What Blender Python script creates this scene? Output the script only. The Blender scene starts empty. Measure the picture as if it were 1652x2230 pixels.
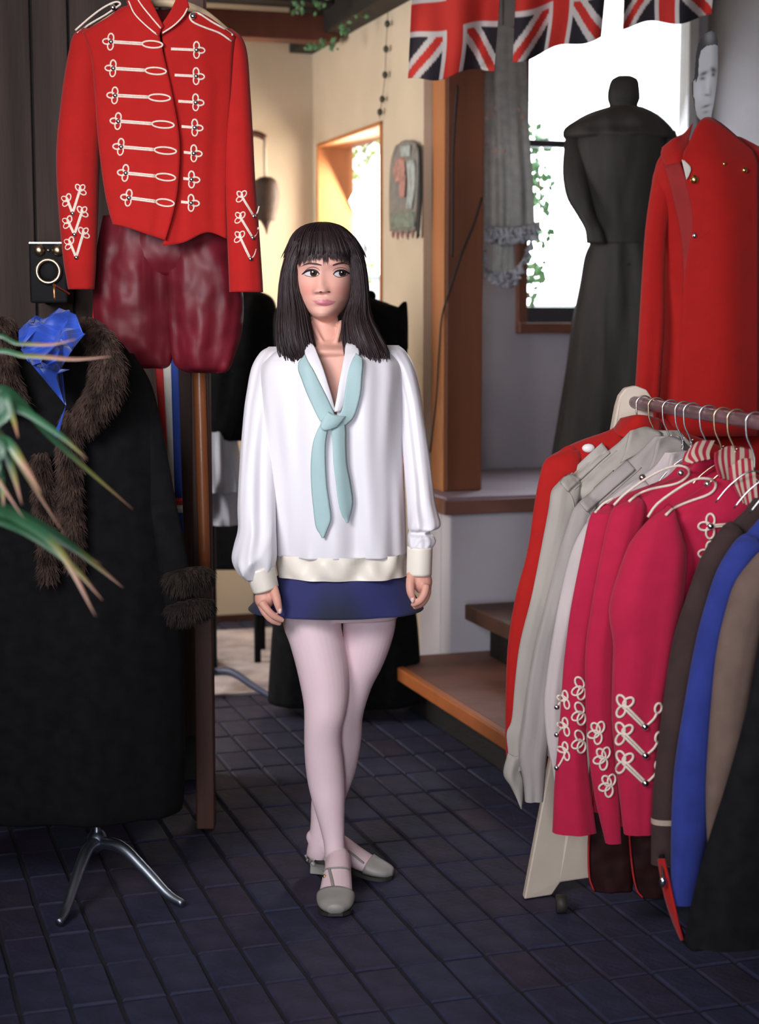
import bpy, bmesh, math, random
import numpy as np
from mathutils import Vector, Matrix
from mathutils.bvhtree import BVHTree
random.seed(7); np.random.seed(7)
scene = bpy.context.scene
C = scene.collection
# ---------------------------------------------------------------- camera
F, CX, CY, HC = 3600.0, 826.0, 1115.0, 1.41
TH = math.atan((CY-690)/F)
cam_d = bpy.data.cameras.new('camera'); cam = bpy.data.objects.new('camera', cam_d); C.objects.link(cam)
cam.location = (0, 0, HC); cam.rotation_euler = (math.pi/2-TH, 0, 0)
cam_d.sensor_fit = 'VERTICAL'; cam_d.sensor_height = 36; cam_d.lens = F/2230*36
cam_d.clip_start = .05; cam_d.clip_end = 200
cam_d.dof.use_dof = True; cam_d.dof.focus_distance = 4.0; cam_d.dof.aperture_fstop = 3.2
scene.camera = cam
# ---------------------------------------------------------------- light
vs = scene.view_settings
scene.display_settings.display_device = 'sRGB'
vs.view_transform = 'Standard'; vs.look = 'None'; vs.gamma = 1; vs.use_curve_mapping = False
vs.exposure = 0.0
world = bpy.data.worlds.new('world'); scene.world = world; world.use_nodes = True
bg = world.node_tree.nodes['Background']; bg.inputs[0].default_value = (.93, .97, 1, 1); bg.inputs[1].default_value = 2.6
GA = math.radians(18)                       # the building is turned 18 degrees to the view
UV_U = np.array([-math.sin(GA), math.cos(GA), 0]); UV_V = np.array([math.cos(GA), math.sin(GA), 0])
def UV(u, v, z=0.0): return UV_U*u + UV_V*v + np.array([0, 0, z])
def area(name, loc, target, sx, sy, power, col, spread=180):
    l = bpy.data.lights.new(name, 'AREA'); l.shape = 'RECTANGLE'; l.size = sx; l.size_y = sy
    l.energy = power; l.color = col; l.spread = math.radians(spread)
    o = bpy.data.objects.new(name, l); C.objects.link(o); o.location = loc
    o.rotation_euler = (Vector(target)-Vector(loc)).to_track_quat('-Z', 'Y').to_euler()
    return o
# daylight in the shop window of the left wall, in the garden window and in the bay window
area('shop_window_daylight', UV(1.6, -1.02, 2.2), UV(3.95, 1.1, 1.35), 1.2, 1.0, 24, (.98, .95, 1), 80)
area('door_fill', UV(-1.24, -.72, 1.35), UV(4.3, .9, 1.1), .8, 1.7, 30, (.84, .88, 1), 100)  # fill lamp behind the camera, added to light pole and scarf frontally
area('garden_window_daylight', UV(7.03, 2.42, 1.7), UV(6.7, 1.0, 1.0), .66, .9, 46, (1, .86, .66))
area('bay_window_daylight', UV(6.95, 3.15, 2.0), UV(5.5, 2.6, 1.2), .75, 1.2, 40, (.86, .90, 1))
area('back_room_fill', UV(6.25, -1.02, 1.75), UV(6.25, 1.5, 1.2), 1.2, 1.3, 55, (1, .94, .90))  # added fill lamp, hidden by the partition, to brighten the back room
sun_d = bpy.data.lights.new('sun', 'SUN'); sun_d.energy = 3.0; sun_d.angle = math.radians(1); sun_d.color = (1, .93, .82)
sun = bpy.data.objects.new('sun', sun_d); C.objects.link(sun)
sun.rotation_euler = Vector((-.75, -.1, -.75)).to_track_quat('-Z', 'Y').to_euler()
# ---------------------------------------------------------------- projection helpers
def ray(px, py):
    a = (px-CX)/F; b = -(py-CY)/F
    return np.array([a, math.cos(TH)+b*math.sin(TH), -math.sin(TH)+b*math.cos(TH)])
CAM = np.array([0, 0, HC])
def W(px, py, Y): d = ray(px, py); return CAM + d*(Y/d[1])
def FL(px, py, z=0.0): d = ray(px, py); return CAM + d*((z-HC)/d[2])
def PU(px, py, u): d = ray(px, py); return CAM + d*(u/(d@UV_U))
def PV(px, py, v): d = ray(px, py); return CAM + d*(v/(d@UV_V))
def PXof(P):
    q = np.asarray(P)-CAM; fw = np.array([0, math.cos(TH), -math.sin(TH)]); up = np.array([0, math.sin(TH), math.cos(TH)])
    k = q@fw; return CX+F*q[0]/k, CY-F*(q@up)/k
# ---------------------------------------------------------------- materials
MATS = {}
def mat(name, col, rough=.7, var=.12, scale=8.0, bump=0.0, bscale=60.0, metal=0.0, sheen=0.0, coat=0.0, col2=None, stretch=None, spec=.5, trans=0.0, sss=0.0, bdist=.01):
    if name in MATS: return MATS[name]
    m = bpy.data.materials.new(name); m.use_nodes = True; nt = m.node_tree; b = nt.nodes['Principled BSDF']
    N = nt.nodes.new; L = nt.links.new
    tc = N('ShaderNodeTexCoord'); mp = N('ShaderNodeMapping'); L(tc.outputs['Object'], mp.inputs[0])
    if stretch: mp.inputs['Scale'].default_value = stretch
    no = N('ShaderNodeTexNoise'); no.inputs['Scale'].default_value = scale; no.inputs['Detail'].default_value = 5; L(mp.outputs[0], no.inputs['Vector'])
    rp = N('ShaderNodeValToRGB'); L(no.outputs['Fac'], rp.inputs[0])
    c = np.array(col, float); c2 = np.array(col2, float) if col2 is not None else c*(1+var)
    c1 = c if col2 is not None else c*(1-var)
    rp.color_ramp.elements[0].position = .32; rp.color_ramp.elements[1].position = .68
    rp.color_ramp.elements[0].color = (*c1, 1); rp.color_ramp.elements[1].color = (*np.minimum(c2, 1), 1)
    L(rp.outputs[0], b.inputs['Base Color'])
    b.inputs['Roughness'].default_value = rough; b.inputs['Metallic'].default_value = metal
    b.inputs['Sheen Weight'].default_value = sheen; b.inputs['Coat Weight'].default_value = coat
    b.inputs['Specular IOR Level'].default_value = spec
    b.inputs['Transmission Weight'].default_value = trans
    if sss: b.inputs['Subsurface Weight'].default_value = sss; b.inputs['Subsurface Radius'].default_value = (.01, .004, .002)
    if bump:
        n2 = N('ShaderNodeTexNoise'); n2.inputs['Scale'].default_value = bscale; n2.inputs['Detail'].default_value = 4 if bdist < .015 else .6; L(mp.outputs[0], n2.inputs['Vector'])
        bp = N('ShaderNodeBump'); bp.inputs['Strength'].default_value = bump; bp.inputs['Distance'].default_value = bdist
        L(n2.outputs['Fac'], bp.inputs['Height']); L(bp.outputs[0], b.inputs['Normal'])
    MATS[name] = m; return m
def vcmat(name, rough=.6, spec=.5, sheen=0, sss=0.0):
    if name in MATS: return MATS[name]
    m = bpy.data.materials.new(name); m.use_nodes = True; nt = m.node_tree; b = nt.nodes['Principled BSDF']
    a = nt.nodes.new('ShaderNodeVertexColor'); a.layer_name = 'Col'
    nt.links.new(a.outputs[0], b.inputs['Base Color']); b.inputs['Roughness'].default_value = rough
    b.inputs['Specular IOR Level'].default_value = spec; b.inputs['Sheen Weight'].default_value = sheen
    if sss: b.inputs['Subsurface Weight'].default_value = sss; b.inputs['Subsurface Radius'].default_value = (.012, .005, .003)
    MATS[name] = m; return m
def setcol(o, cols):
    at = o.data.color_attributes.new('Col', 'FLOAT_COLOR', 'POINT')
    a = np.ones((len(o.data.vertices), 4), 'f'); a[:, :3] = cols; at.data.foreach_set('color', a.ravel())
# ---------------------------------------------------------------- objects
def root_loc(p):
    l = np.zeros(3)
    while p is not None: l = l+np.array(p.location); p = p.parent
    return l
def tag(o, label=None, cat=None, group=None, kind=None):
    if label: o['label'] = label
    if cat: o['category'] = cat
    if group: o['group'] = group
    if kind: o['kind'] = kind
    return o
def thing(name, label, cat, loc=(0, 0, 0), group=None):
    o = bpy.data.objects.new(name, None); C.objects.link(o); o.location = loc; o.empty_display_size = .1
    return tag(o, label, cat, group)
def obj(name, V, Fc, m, parent=None, smooth=True, base=None, kind=None):
    V = np.asarray(V, float).reshape(-1, 3)
    if parent is None:
        if base is None: base = np.array([*((V.min(0)+V.max(0))/2)[:2], V[:, 2].min()])
        org = np.asarray(base, float)
    else: org = root_loc(parent)
    me = bpy.data.meshes.new(name); me.from_pydata((V-org).tolist(), [], [list(map(int, f)) for f in Fc])
    if smooth: me.polygons.foreach_set('use_smooth', [True]*len(me.polygons))
    me.materials.append(m); me.validate(); me.update()
    o = bpy.data.objects.new(name, me); C.objects.link(o)
    if parent is None: o.location = org
    else: o.parent = parent
    if kind: o['kind'] = kind
    return o
def wverts(o):
    a = np.empty(len(o.data.vertices)*3); o.data.vertices.foreach_get('co', a); return a.reshape(-1, 3)+root_loc(o)
def bvh(*os):
    V = []; Fc = []
    for o in os:
        k = len(V); V += wverts(o).tolist(); Fc += [[i+k for i in p.vertices] for p in o.data.polygons]
    return BVHTree.FromPolygons([Vector(v) for v in V], Fc)
def hit(b, px, py, off=.0, Y=4.0):
    d = ray(px, py); d = d/np.linalg.norm(d)
    h = b.ray_cast(Vector(CAM), Vector(d))
    P = np.array(h[0]) if h[0] is not None else W(px, py, Y)
    return P-d*off
def spl(P, n):
    """Catmull-Rom through the rows of P, resampled to n rows."""
    P = np.asarray(P, float)
    if P.ndim == 1: P = P[:, None]
    k = len(P)
    if k == 2: return np.array([P[0]+(P[1]-P[0])*t for t in np.linspace(0, 1, n)])
    Q = np.vstack([2*P[0]-P[1], P, 2*P[-1]-P[-2]]); out = []
    for t in np.linspace(0, k-1, n):
        i = min(int(t), k-2); f = t-i; a, b, c, d = Q[i], Q[i+1], Q[i+2], Q[i+3]
        out.append(.5*((2*b)+(-a+c)*f+(2*a-5*b+4*c-d)*f*f+(-a+3*b-3*c+d)*f**3))
    return np.array(out)
def gridfaces(n, m, closed=True):
    f = []
    for i in range(n-1):
        for j in range(m if closed else m-1):
            a = i*m+j; b = i*m+(j+1) % m; f.append((a, b, b+m, a+m))
    return f
def loftgeo(R, closed=True, cap=(True, True)):
    R = np.asarray(R); n, m = R.shape[:2]; V = R.reshape(-1, 3).tolist(); Fc = gridfaces(n, m, closed)
    if closed and cap[0]: V.append(R[0].mean(0)); k = len(V)-1; Fc += [(k, (j+1) % m, j) for j in range(m)]
    if closed and cap[1]: V.append(R[-1].mean(0)); k = len(V)-1; o = (n-1)*m; Fc += [(k, o+j, o+(j+1) % m) for j in range(m)]
    return V, Fc
def silrings(rows, N=36, M=32, fold=0., nf=6, seed=0, dr=.5, p=2.3, ramp=(.35, 1.), twist=1.2):
    """A body of cloth from silhouette rows (py, left px, right px, depth Y, depth ratio)."""
    rr = [tuple(r)+((dr,) if len(r) == 4 else ()) for r in rows]
    S = spl(rr, N); rnd = np.random.RandomState(seed); ph = rnd.rand(5)*6.28
    A = np.linspace(0, 2*math.pi, M, endpoint=False); out = []
    for i, (py, l, r, Y, d) in enumerate(S):
        t = i/(N-1); a, b = W(l, py, Y), W(r, py, Y); c = (a+b)/2; hw = max(abs(b[0]-a[0])/2, .0015); hd = hw*d
        g = fold*(ramp[0]+(ramp[1]-ramp[0])*t)
        k = 1+g*(np.sin(nf*A+ph[0]+twist*t*2)+.6*np.sin((nf*1.7)//1*A+ph[1]-twist*3*t)+.35*np.sin((2*nf+3)*A+ph[2]+4*t))*.6
        ca, sa = np.cos(A), np.sin(A); e = 2/p
        x = np.sign(ca)*np.abs(ca)**e*hw; y = np.sign(sa)*np.abs(sa)**e*hd
        kk = 1+(k-1)*(.25+.75*np.abs(sa))          # folds mostly in depth, so the outline stays
        out.append(np.stack([c[0]+x*(1+(k-1)*.35), c[1]+y*kk+(k-1)*hw*.5*np.sign(sa)*np.abs(sa), np.full(M, c[2])], 1))
    return np.array(out)
def sil(name, rows, m, parent=None, cap=(True, True), base=None, **kw):
    R = silrings(rows, **kw); V, Fc = loftgeo(R, True, cap); return obj(name, V, Fc, m, parent, base=base)
def tubegeo(P, r, sides=8, cap=True, flat=1.0):
    P = np.asarray(P, float); n = len(P); r = np.broadcast_to(np.asarray(r, float), (n,)); T = np.gradient(P, axis=0)
    T /= np.linalg.norm(T, axis=1)[:, None]+1e-12; up = np.array([0, 0, 1.]) if abs(T[0][2]) < .9 else np.array([0, 1., 0])
    N0 = np.cross(T[0], up); N0 /= np.linalg.norm(N0); R = []
    for i in range(n):
        N0 = N0-T[i]*(N0@T[i]); N0 /= np.linalg.norm(N0)+1e-12; B = np.cross(T[i], N0)
        R.append([P[i]+r[i]*(math.cos(a)*N0+flat*math.sin(a)*B) for a in np.linspace(0, 2*math.pi, sides, endpoint=False)])
    return loftgeo(np.array(R), True, (cap, cap))
def tube(name, P, r, m, parent=None, n=None, sides=8, **kw):
    if n: P = spl(P, n)
    if n and np.ndim(r): r = spl(r, n)[:, 0]
    V, Fc = tubegeo(P, r, sides); return obj(name, V, Fc, m, parent, **kw)
def merge(*gs):
    V = []; Fc = []
    for v, f in gs:
        k = len(V); V += [list(x) for x in v]; Fc += [tuple(i+k for i in q) for q in f]
    return V, Fc
def boxgeo(u0, u1, v0, v1, z0, z1, b=0.0):
    P = [UV(u, v, z) for z in (z0, z1) for (u, v) in ((u0, v0), (u1, v0), (u1, v1), (u0, v1))]
    return P, [(0, 1, 2, 3), (7, 6, 5, 4), (4, 5, 1, 0), (5, 6, 2, 1), (6, 7, 3, 2), (7, 4, 0, 3)]
def bevel(o, w=.004, s=2):
    md = o.modifiers.new('bevel', 'BEVEL'); md.width = w; md.segments = s; md.limit_method = 'ANGLE'; return o
def ubox(name, u0, u1, v0, v1, z0, z1, m, parent=None, bw=.004, **kw):
    V, Fc = boxgeo(u0, u1, v0, v1, z0, z1); o = obj(name, V, Fc, m, parent, smooth=False, **kw)
    if bw: bevel(o, bw)
    return o
def solid(o, t, off=0.0):
    md = o.modifiers.new('solid', 'SOLIDIFY'); md.thickness = t; md.offset = off; return o
def sheet(name, rows, m, parent=None, N=24, M=20, th=.004, depth=None, base=None, rip=0.0, nf=5, seed=0):
    """Cloth panel: rows of (px, py, Y) points, smoothed both ways, given thickness."""
    rows = [spl(r, M) for r in rows]; R = spl(np.array(rows).reshape(len(rows), -1), N).reshape(N, M, 3)
    rnd = np.random.RandomState(seed); ph = rnd.rand(3)*6.28; V = []
    for i in range(N):
        for j in range(M):
            px, py, Y = R[i, j]
            if depth: Y = Y+depth(px, py)
            s, t = j/(M-1), i/(N-1)
            Y += rip*(math.sin(nf*6.28*s+ph[0]+1.5*t)+.5*math.sin(nf*11*s+ph[1]-2*t))*(.3+.7*t)
            V.append(W(px, py, Y))
    o = obj(name, V, gridfaces(N, M, False), m, parent, base=base)
    return solid(o, th) if th else o
def ballgeo(c, r, n=8, m=10, sc=(1, 1, 1)):
    R = [[[c[0]+r*sc[0]*math.sin(p)*math.cos(a), c[1]+r*sc[1]*math.sin(p)*math.sin(a), c[2]+r*sc[2]*math.cos(p)]
          for a in np.linspace(0, 2*math.pi, m, endpoint=False)] for p in np.linspace(.12, math.pi-.12, n)]
    return loftgeo(np.array(R))
def ball(name, c, r, m, parent=None, sc=(1, 1, 1), **kw):
    V, Fc = ballgeo(c, r, sc=sc); return obj(name, V, Fc, m, parent, **kw)
def cord(name, pts, b, r, m, parent, n=None, Y=4.0, off=None, closed=False, sides=6):
    P = spl(pts, n or max(6, 4*len(pts))); Q = np.array([hit(b, x, y, off if off is not None else r*.6, Y) for x, y in P])
    V, Fc = tubegeo(Q, r, sides); return obj(name, V, Fc, m, parent)
def petals(cx, cy, dirs, L, w):
    out = []
    for a in dirs:
        a = math.radians(a); pts = []
        for t in np.linspace(0, 2*math.pi, 13):
            s = L/2*(1-math.cos(t)); q = w/2*math.sin(t)
            pts.append((cx+s*math.cos(a)-q*math.sin(a), cy+s*math.sin(a)+q*math.cos(a)))
        out.append(pts)
    return out
def frog(parent, b, r, m, mb, lines, name='frogging', button=None, br=.006, Y=4.0):
    """One piece of braid (several cords) lying on a garment, with its metal button as sub-part."""
    gs = []
    for pts in lines:
        P = spl(pts, max(6, 3*len(pts))); Q = np.array([hit(b, x, y, r*.6, Y) for x, y in P]); gs.append(tubegeo(Q, r, 5))
    V, Fc = merge(*gs); o = obj(name, V, Fc, m, parent)
    if button:
        for bx, by in (button if isinstance(button, list) else [button]):
            ball('button', hit(b, bx, by, br*.7, Y), br, mb, o, sc=(1, .8, 1))
    return o
# ================================================================ materials in use
plaster = mat('cream_plaster', (.62, .52, .39), .9, .06, 3, .15, 40)
plaster_white = mat('white_plaster', (.55, .52, .56), .9, .06, 3, .15, 40)
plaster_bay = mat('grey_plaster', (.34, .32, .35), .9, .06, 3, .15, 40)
ceil_m = mat('ceiling_paint', (.6, .53, .38), .9, .05, 3)
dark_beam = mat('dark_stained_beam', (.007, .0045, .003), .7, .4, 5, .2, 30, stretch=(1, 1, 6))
red_beam = mat('red_brown_timber', (.11, .026, .011), .6, .25, 6, .15, 30, stretch=(1, 1, .15))
col_wood = mat('orange_brown_timber', (.19, .062, .026), .55, .25, 7, .12, 40, stretch=(1, 1, .12))
post_wood = mat('dark_post_timber', (.07, .022, .010), .6, .3, 7, .15, 40, stretch=(1, 1, .12))
plank_m = mat('weathered_plank', (.056, .037, .030), .85, .35, 5, .3, 30, stretch=(3, 3, .25))
tread_m = mat('worn_tread', (.20, .085, .060), .6, .25, 5, .1, 30)
nosing_m = mat('orange_nosing', (.42, .12, .03), .5, .2, 6)
ledge_m = mat('painted_ledge', (.26, .20, .24), .6, .12, 4)
brick_ms = [mat('floor_brick_%s' % 'abcd'[i], c, .75, .25, 14, .25, 60, spec=.35) for i, c in enumerate([(.027, .027, .060), (.030, .027, .056), (.026, .029, .063), (.033, .026, .051)])]
mortar = mat('dark_mortar', (.011, .010, .017), .95, .3, 20)
frame_wood = mat('brown_window_wood', (.13, .045, .02), .5, .2, 6, stretch=(1, 1, .3))
frame_dark = mat('dark_window_metal', (.03, .03, .035), .5, .1)
frame_white = mat('white_window_paint', (.45, .45, .46), .6, .05)
glass = mat('window_glass', (1, 1, 1), .0, 0, trans=1.0, spec=.1); glass.node_tree.nodes['Principled BSDF'].inputs['IOR'].default_value = 1.02
black_cloth = mat('black_wool', (.008, .008, .009), .95, .3, 30, .1, 200, spec=.15)
# ================================================================ the setting
def struct(o): o['kind'] = 'structure'; return o
ZC = 2.86
fl_o = struct(ubox('floor', -1.3, 7.45, -1.1, 3.75, -.12, -.008, mortar, bw=0))
# bricks, 0.1 x 0.2 m, laid in straight courses
def brickmesh(i):
    bm = bmesh.new(); lu, lv = .2069-.009, .1015-.009
    V, Fc = boxgeo(-lu/2, lu/2, -lv/2, lv/2, -.03, 0); bv = [bm.verts.new(v) for v in V]
    for f in Fc: bm.faces.new([bv[k] for k in f])
    bmesh.ops.recalc_face_normals(bm, faces=bm.faces)
    bmesh.ops.bevel(bm, geom=[e for e in bm.edges if all(v.co.z > -.01 for v in e.verts)], offset=.004, segments=1, affect='EDGES')
    me = bpy.data.meshes.new('brick'); bm.to_mesh(me); bm.free(); me.materials.append(brick_ms[i]); return me
bmesh_s = [brickmesh(i) for i in range(4)]
cells = []
for iu in range(-20, 22):
    for iv in range(-19, 30):
        u = 3.09+.2069*(iu+.5); v = .81+.1015*(iv+.5)
        if not (-1.2 < u < 7.35 and -1.0 < v < 3.65): continue
        c = UV(u, v, 0)
        vis = -1
        if c[1] > .5:
            x, y = PXof(c)
            if -40 < x < 1690 and 1340 < y < 2270 and not (v > 1.9 and u > 4.2) and not (x < 330 and y < 1750): vis = -c[1]
        cells.append((vis if vis != -1 else -99, u, v))
cells.sort(reverse=True); rest = []
flz = np.array(fl_o.location)
for k, (s, u, v) in enumerate(cells):
    i = random.choice([0, 0, 1, 1, 2, 2, 3]); P = UV(u, v, random.uniform(-.0035, .0005)); r = random.gauss(0, .007)
    if k < 300 and s > -90:
        o = bpy.data.objects.new('brick', bmesh_s[i]); C.objects.link(o); o.parent = fl_o; o.location = P-flz; o.rotation_euler = (0, 0, r)
    else: rest.append((i, P, r))
V = []; Fc = []; MI = []
for i, P, r in rest:
    k = len(V); R = Matrix.Rotation(r, 3, 'Z')
    V += [np.array(R @ vv.co)+P for vv in bmesh_s[i].vertices]
    for p in bmesh_s[i].polygons: Fc.append([q+k for q in p.vertices]); MI.append(i)
fs = obj('brick_paving', V, Fc, brick_ms[0], fl_o, smooth=False, kind='stuff')
for m_ in brick_ms[1:]: fs.data.materials.append(m_)
fs.data.polygons.foreach_set('material_index', MI)

struct(obj('ceiling', *merge(boxgeo(-1.3, 7.6, -1.1, 2.25, ZC, ZC+.1), boxgeo(-1.3, 6.72, 2.25, 3.75, ZC, ZC+.1)), ceil_m, smooth=False))
struct(ubox('wall_back', 7.45, 7.6, -1.1, 2.25, -.12, ZC, plaster, bw=0))
struct(ubox('baseboard_back', 7.435, 7.45, -1.1, 2.1, 0, .03, post_wood, bw=0))
def holed(name, axis, c0, c1, lo, hi, z0, z1, h0, h1, hz0, hz1, m):
    """A wall with one opening; axis 'u': the wall lies at constant u and runs along v."""
    gs = []
    for a, b, p, q in ((lo, h0, z0, z1), (h1, hi, z0, z1), (h0, h1, z0, hz0), (h0, h1, hz1, z1)):
        if b-a > 1e-4 and q-p > 1e-4: gs.append(boxgeo(c0, c1, a, b, p, q) if axis == 'u' else boxgeo(a, b, c0, c1, p, q))
    V, Fc = merge(*gs); return struct(obj(name, V, Fc, m, smooth=False))
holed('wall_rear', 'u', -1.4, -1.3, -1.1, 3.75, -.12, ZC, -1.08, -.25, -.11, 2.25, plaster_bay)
d1 = thing('added_fill_door', None, None, UV(-1.35, -.66, 0)); d1['kind'] = 'structure'  # unseen door, added to hold the frontal fill lamp
for v0 in (-1.08, -.29): ubox('jamb', -1.41, -1.29, v0, v0+.04, 0, 2.25, post_wood, d1)
ubox('head', -1.41, -1.29, -1.08, -.25, 2.21, 2.25, post_wood, d1)
holed('wall_left', 'v', -1.25, -1.1, -1.4, 4.9, -.12, ZC, .95, 2.25, 1.55, 2.78, plank_m)
holed('wall_back_left', 'v', -1.25, -1.1, 4.9, 7.6, -.12, ZC, 5.6, 6.9, 1.05, 2.45, plaster)
holed('wall_garden_side', 'v', 2.1, 2.25, 5.93, 7.45, -.12, ZC, 6.42, 7.36, 1.16, 2.19, plaster)
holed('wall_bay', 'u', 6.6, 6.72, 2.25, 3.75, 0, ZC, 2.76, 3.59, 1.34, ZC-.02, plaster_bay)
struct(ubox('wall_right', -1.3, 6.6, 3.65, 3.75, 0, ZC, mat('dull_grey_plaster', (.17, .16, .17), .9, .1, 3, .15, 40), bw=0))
# dark plank partition behind the coats: every plank a piece
pt = struct(ubox('wall_partition', 4.88, 4.95, -1.1, 1.03, 0, ZC, dark_beam, bw=0))
v = -1.09; k = 0
while v < 1.0:
    w = .125+.02*math.sin(k*2.3); k += 1
    ubox('plank', 4.86+.003*math.sin(k*1.7), 4.879, v, min(v+w-.008, 1.025), .14, ZC-.01, plank_m, pt, bw=.003); v += w
# window_1: timber lined opening in the garden-side wall
w1 = thing('window_1', None, None, UV(6.9, 2.17, 1.16)); w1['kind'] = 'structure'
lin = mat('warm_window_lining', (.46, .17, .05), .55, .2, 6, stretch=(1, 1, .3))
ubox('jamb', 7.342, 7.36, 2.09, 2.26, 1.16, 2.19, lin, w1); ubox('jamb', 6.42, 6.438, 2.09, 2.26, 1.16, 2.19, lin, w1)
ubox('head', 6.42, 7.36, 2.09, 2.26, 2.172, 2.19, lin, w1); ubox('sill', 6.42, 7.36, 2.06, 2.28, 1.16, 1.18, lin, w1)
ubox('pane', 6.438, 7.342, 2.235, 2.239, 1.18, 2.172, glass, w1, bw=0)
# window_2: the bay window with a transom
w2 = thing('window_2', None, None, UV(6.62, 3.17, 1.34)); w2['kind'] = 'structure'
ubox('frame_post', 6.57, 6.66, 2.757, 2.80, 1.34, ZC-.02, frame_wood, w2); ubox('frame_post', 6.57, 6.66, 3.545, 3.59, 1.34, ZC-.02, frame_white, w2)
ubox('sill', 6.55, 6.68, 2.757, 3.59, 1.34, 1.385, frame_wood, w2)
ubox('bottom_rail', 6.60, 6.64, 2.80, 3.545, 1.385, 1.452, frame_dark, w2); ubox('transom', 6.60, 6.64, 2.80, 3.545, 2.128, 2.158, frame_dark, w2)
for z0, z1 in ((1.452, 2.128), (2.158, ZC-.02)): ubox('pane', 6.618, 6.622, 2.80, 3.545, z0, z1, glass, w2, bw=0)
# shop window of the left wall (beside the camera, out of view)
w3 = thing('window_3', None, None, UV(1.6, -1.17, 1.55)); w3['kind'] = 'structure'
for u0 in (.95, 1.58, 2.21): ubox('mullion', u0, u0+.04, -1.2, -1.14, 1.55, 2.78, post_wood, w3)
ubox('sill', .95, 2.25, -1.25, -1.05, 1.52, 1.55, post_wood, w3); ubox('head', .95, 2.25, -1.2, -1.14, 2.74, 2.78, post_wood, w3)
w4 = thing('added_fill_window', None, None, UV(6.25, -1.17, 1.05)); w4['kind'] = 'structure'  # unseen window, added around the back room fill lamp
for u0 in (5.6, 6.86): ubox('mullion', u0, u0+.04, -1.2, -1.14, 1.05, 2.45, post_wood, w4)
ubox('sill', 5.6, 6.9, -1.25, -1.05, 1.02, 1.05, post_wood, w4)
# beams
o = ubox('ceiling_beam', 3.0, 7.45, 1.99, 2.26, 2.60, ZC, dark_beam); tag(o, 'dark stained header beam running back above the cream wall', 'beam')
o = ubox('ceiling_beam', 6.72, 6.86, -1.09, 1.985, 2.69, 2.80, dark_beam); tag(o, 'dark crossbeam under the ceiling, above the reddish timber', 'beam')
o = ubox('ceiling_beam', 6.88, 6.99, -1.09, 2.06, 2.565, 2.675, red_beam); tag(o, 'reddish brown timber crossbeam behind the hanging red jacket', 'beam')
# platform of the bay, low front wall, steps
pl = thing('display_platform', 'raised display platform in the window bay with timber edge', 'platform', UV(6, 2.9, 0))
ubox('low_wall', 5.60, 5.70, 2.09, 3.645, 0, .698, plaster_white, pl, bw=.008); ubox('low_wall', 5.70, 5.925, 2.09, 2.20, 0, .698, plaster_white, pl, bw=0)
ubox('platform_top', 5.58, 6.595, 2.255, 3.645, .735, .76, ledge_m, pl, bw=.003); ubox('platform_top', 5.58, 5.928, 2.07, 2.255, .735, .76, ledge_m, pl, bw=0)
ubox('edge_board', 5.565, 5.60, 2.055, 3.645, .698, .75, tread_m, pl); ubox('edge_board', 5.60, 5.928, 2.055, 2.09, .698, .75, col_wood, pl)
st = thing('wooden_step', 'lowest wide wooden step with a worn orange front edge', 'step', UV(4.9, 2.2, 0))
ubox('tread', 4.2, 5.59, 1.85, 2.9, .135, .185, tread_m, st); ubox('nosing', 4.2, 5.59, 1.82, 1.85, .14, .188, nosing_m, st, bw=.006)
ubox('dark_under_tread', 4.22, 5.59, 1.92, 1.94, 0, .135, dark_beam, st)  # dark board put in for the shaded void under the open tread
st = thing('wooden_step', 'short dark upper wooden step jutting out below the platform', 'step', UV(5.2, 2.5, .185))
ubox('tread', 4.75, 5.5, 2.11, 2.95, .325, .38, post_wood, st); ubox('dark_under_tread', 4.8, 5.48, 2.2, 2.22, .188, .325, dark_beam, st)
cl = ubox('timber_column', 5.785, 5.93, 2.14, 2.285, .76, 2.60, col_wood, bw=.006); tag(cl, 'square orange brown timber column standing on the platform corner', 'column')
pv = mat('column_lit_side', (.45, .17, .06), .5, .2, 6, stretch=(1, 1, .12))
ubox('lit_side', 5.79, 5.925, 2.132, 2.1395, .76, 2.60, pv, cl, bw=0)  # lighter skin: light on the column's left face put into its colour
cable_m = mat('black_cable', (.012, .012, .014), .6, .1)
P = [PV(995, 185, 2.13) if 0 else PU(995, 185, 5.775), PU(986, 330, 5.777), PU(985, 470, 5.776), PU(984, 560, 5.777)]
tag(tube('cable', P, .0035, cable_m, n=40, sides=6), 'thin black cable running straight down the timber column', 'cable')
P = [PU(1049, 430, 5.776), PU(1030, 490, 5.776), PU(1002, 560, 5.775), PU(976, 640, 5.774), PV(962, 690, 2.125), PV(956, 760, 2.125), PV(950, 860, 2.12), PV(940, 950, 2.09), PV(936, 985, 2.09)]
tag(tube('cable', P, .0035, cable_m, n=50, sides=6), 'thin black cable slanting across the timber column and off its side', 'cable')
# free standing post by the woman, with a turned pole against it
b0 = FL(449, 1808); b0[1] += .03
pst = thing('timber_post', 'dark square timber post standing between the black coat and the woman', 'post', (b0[0], b0[1], 0))
def vbox(name, x0, x1, y0, y1, z0, z1, m, parent, bw=.004):
    P = [(x, y, z) for z in (z0, z1) for x, y in ((x0, y0), (x1, y0), (x1, y1), (x0, y1))]
    return bevel(obj(name, P, [(3, 2, 1, 0), (4, 5, 6, 7), (0, 1, 5, 4), (1, 2, 6, 5), (2, 3, 7, 6), (3, 0, 4, 7)], m, parent, smooth=False), bw)
vbox('shaft', b0[0]-.028, b0[0]+.022, b0[1]-.025, b0[1]+.03, 0, ZC, post_wood, pst)
pole_m = mat('varnished_pole', (.42, .13, .04), .4, .2, 8, stretch=(1, 1, .1), coat=.2)
top = W(433, 795, b0[1]-.045); bot = W(446, 1250, b0[1]-.045)
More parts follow.
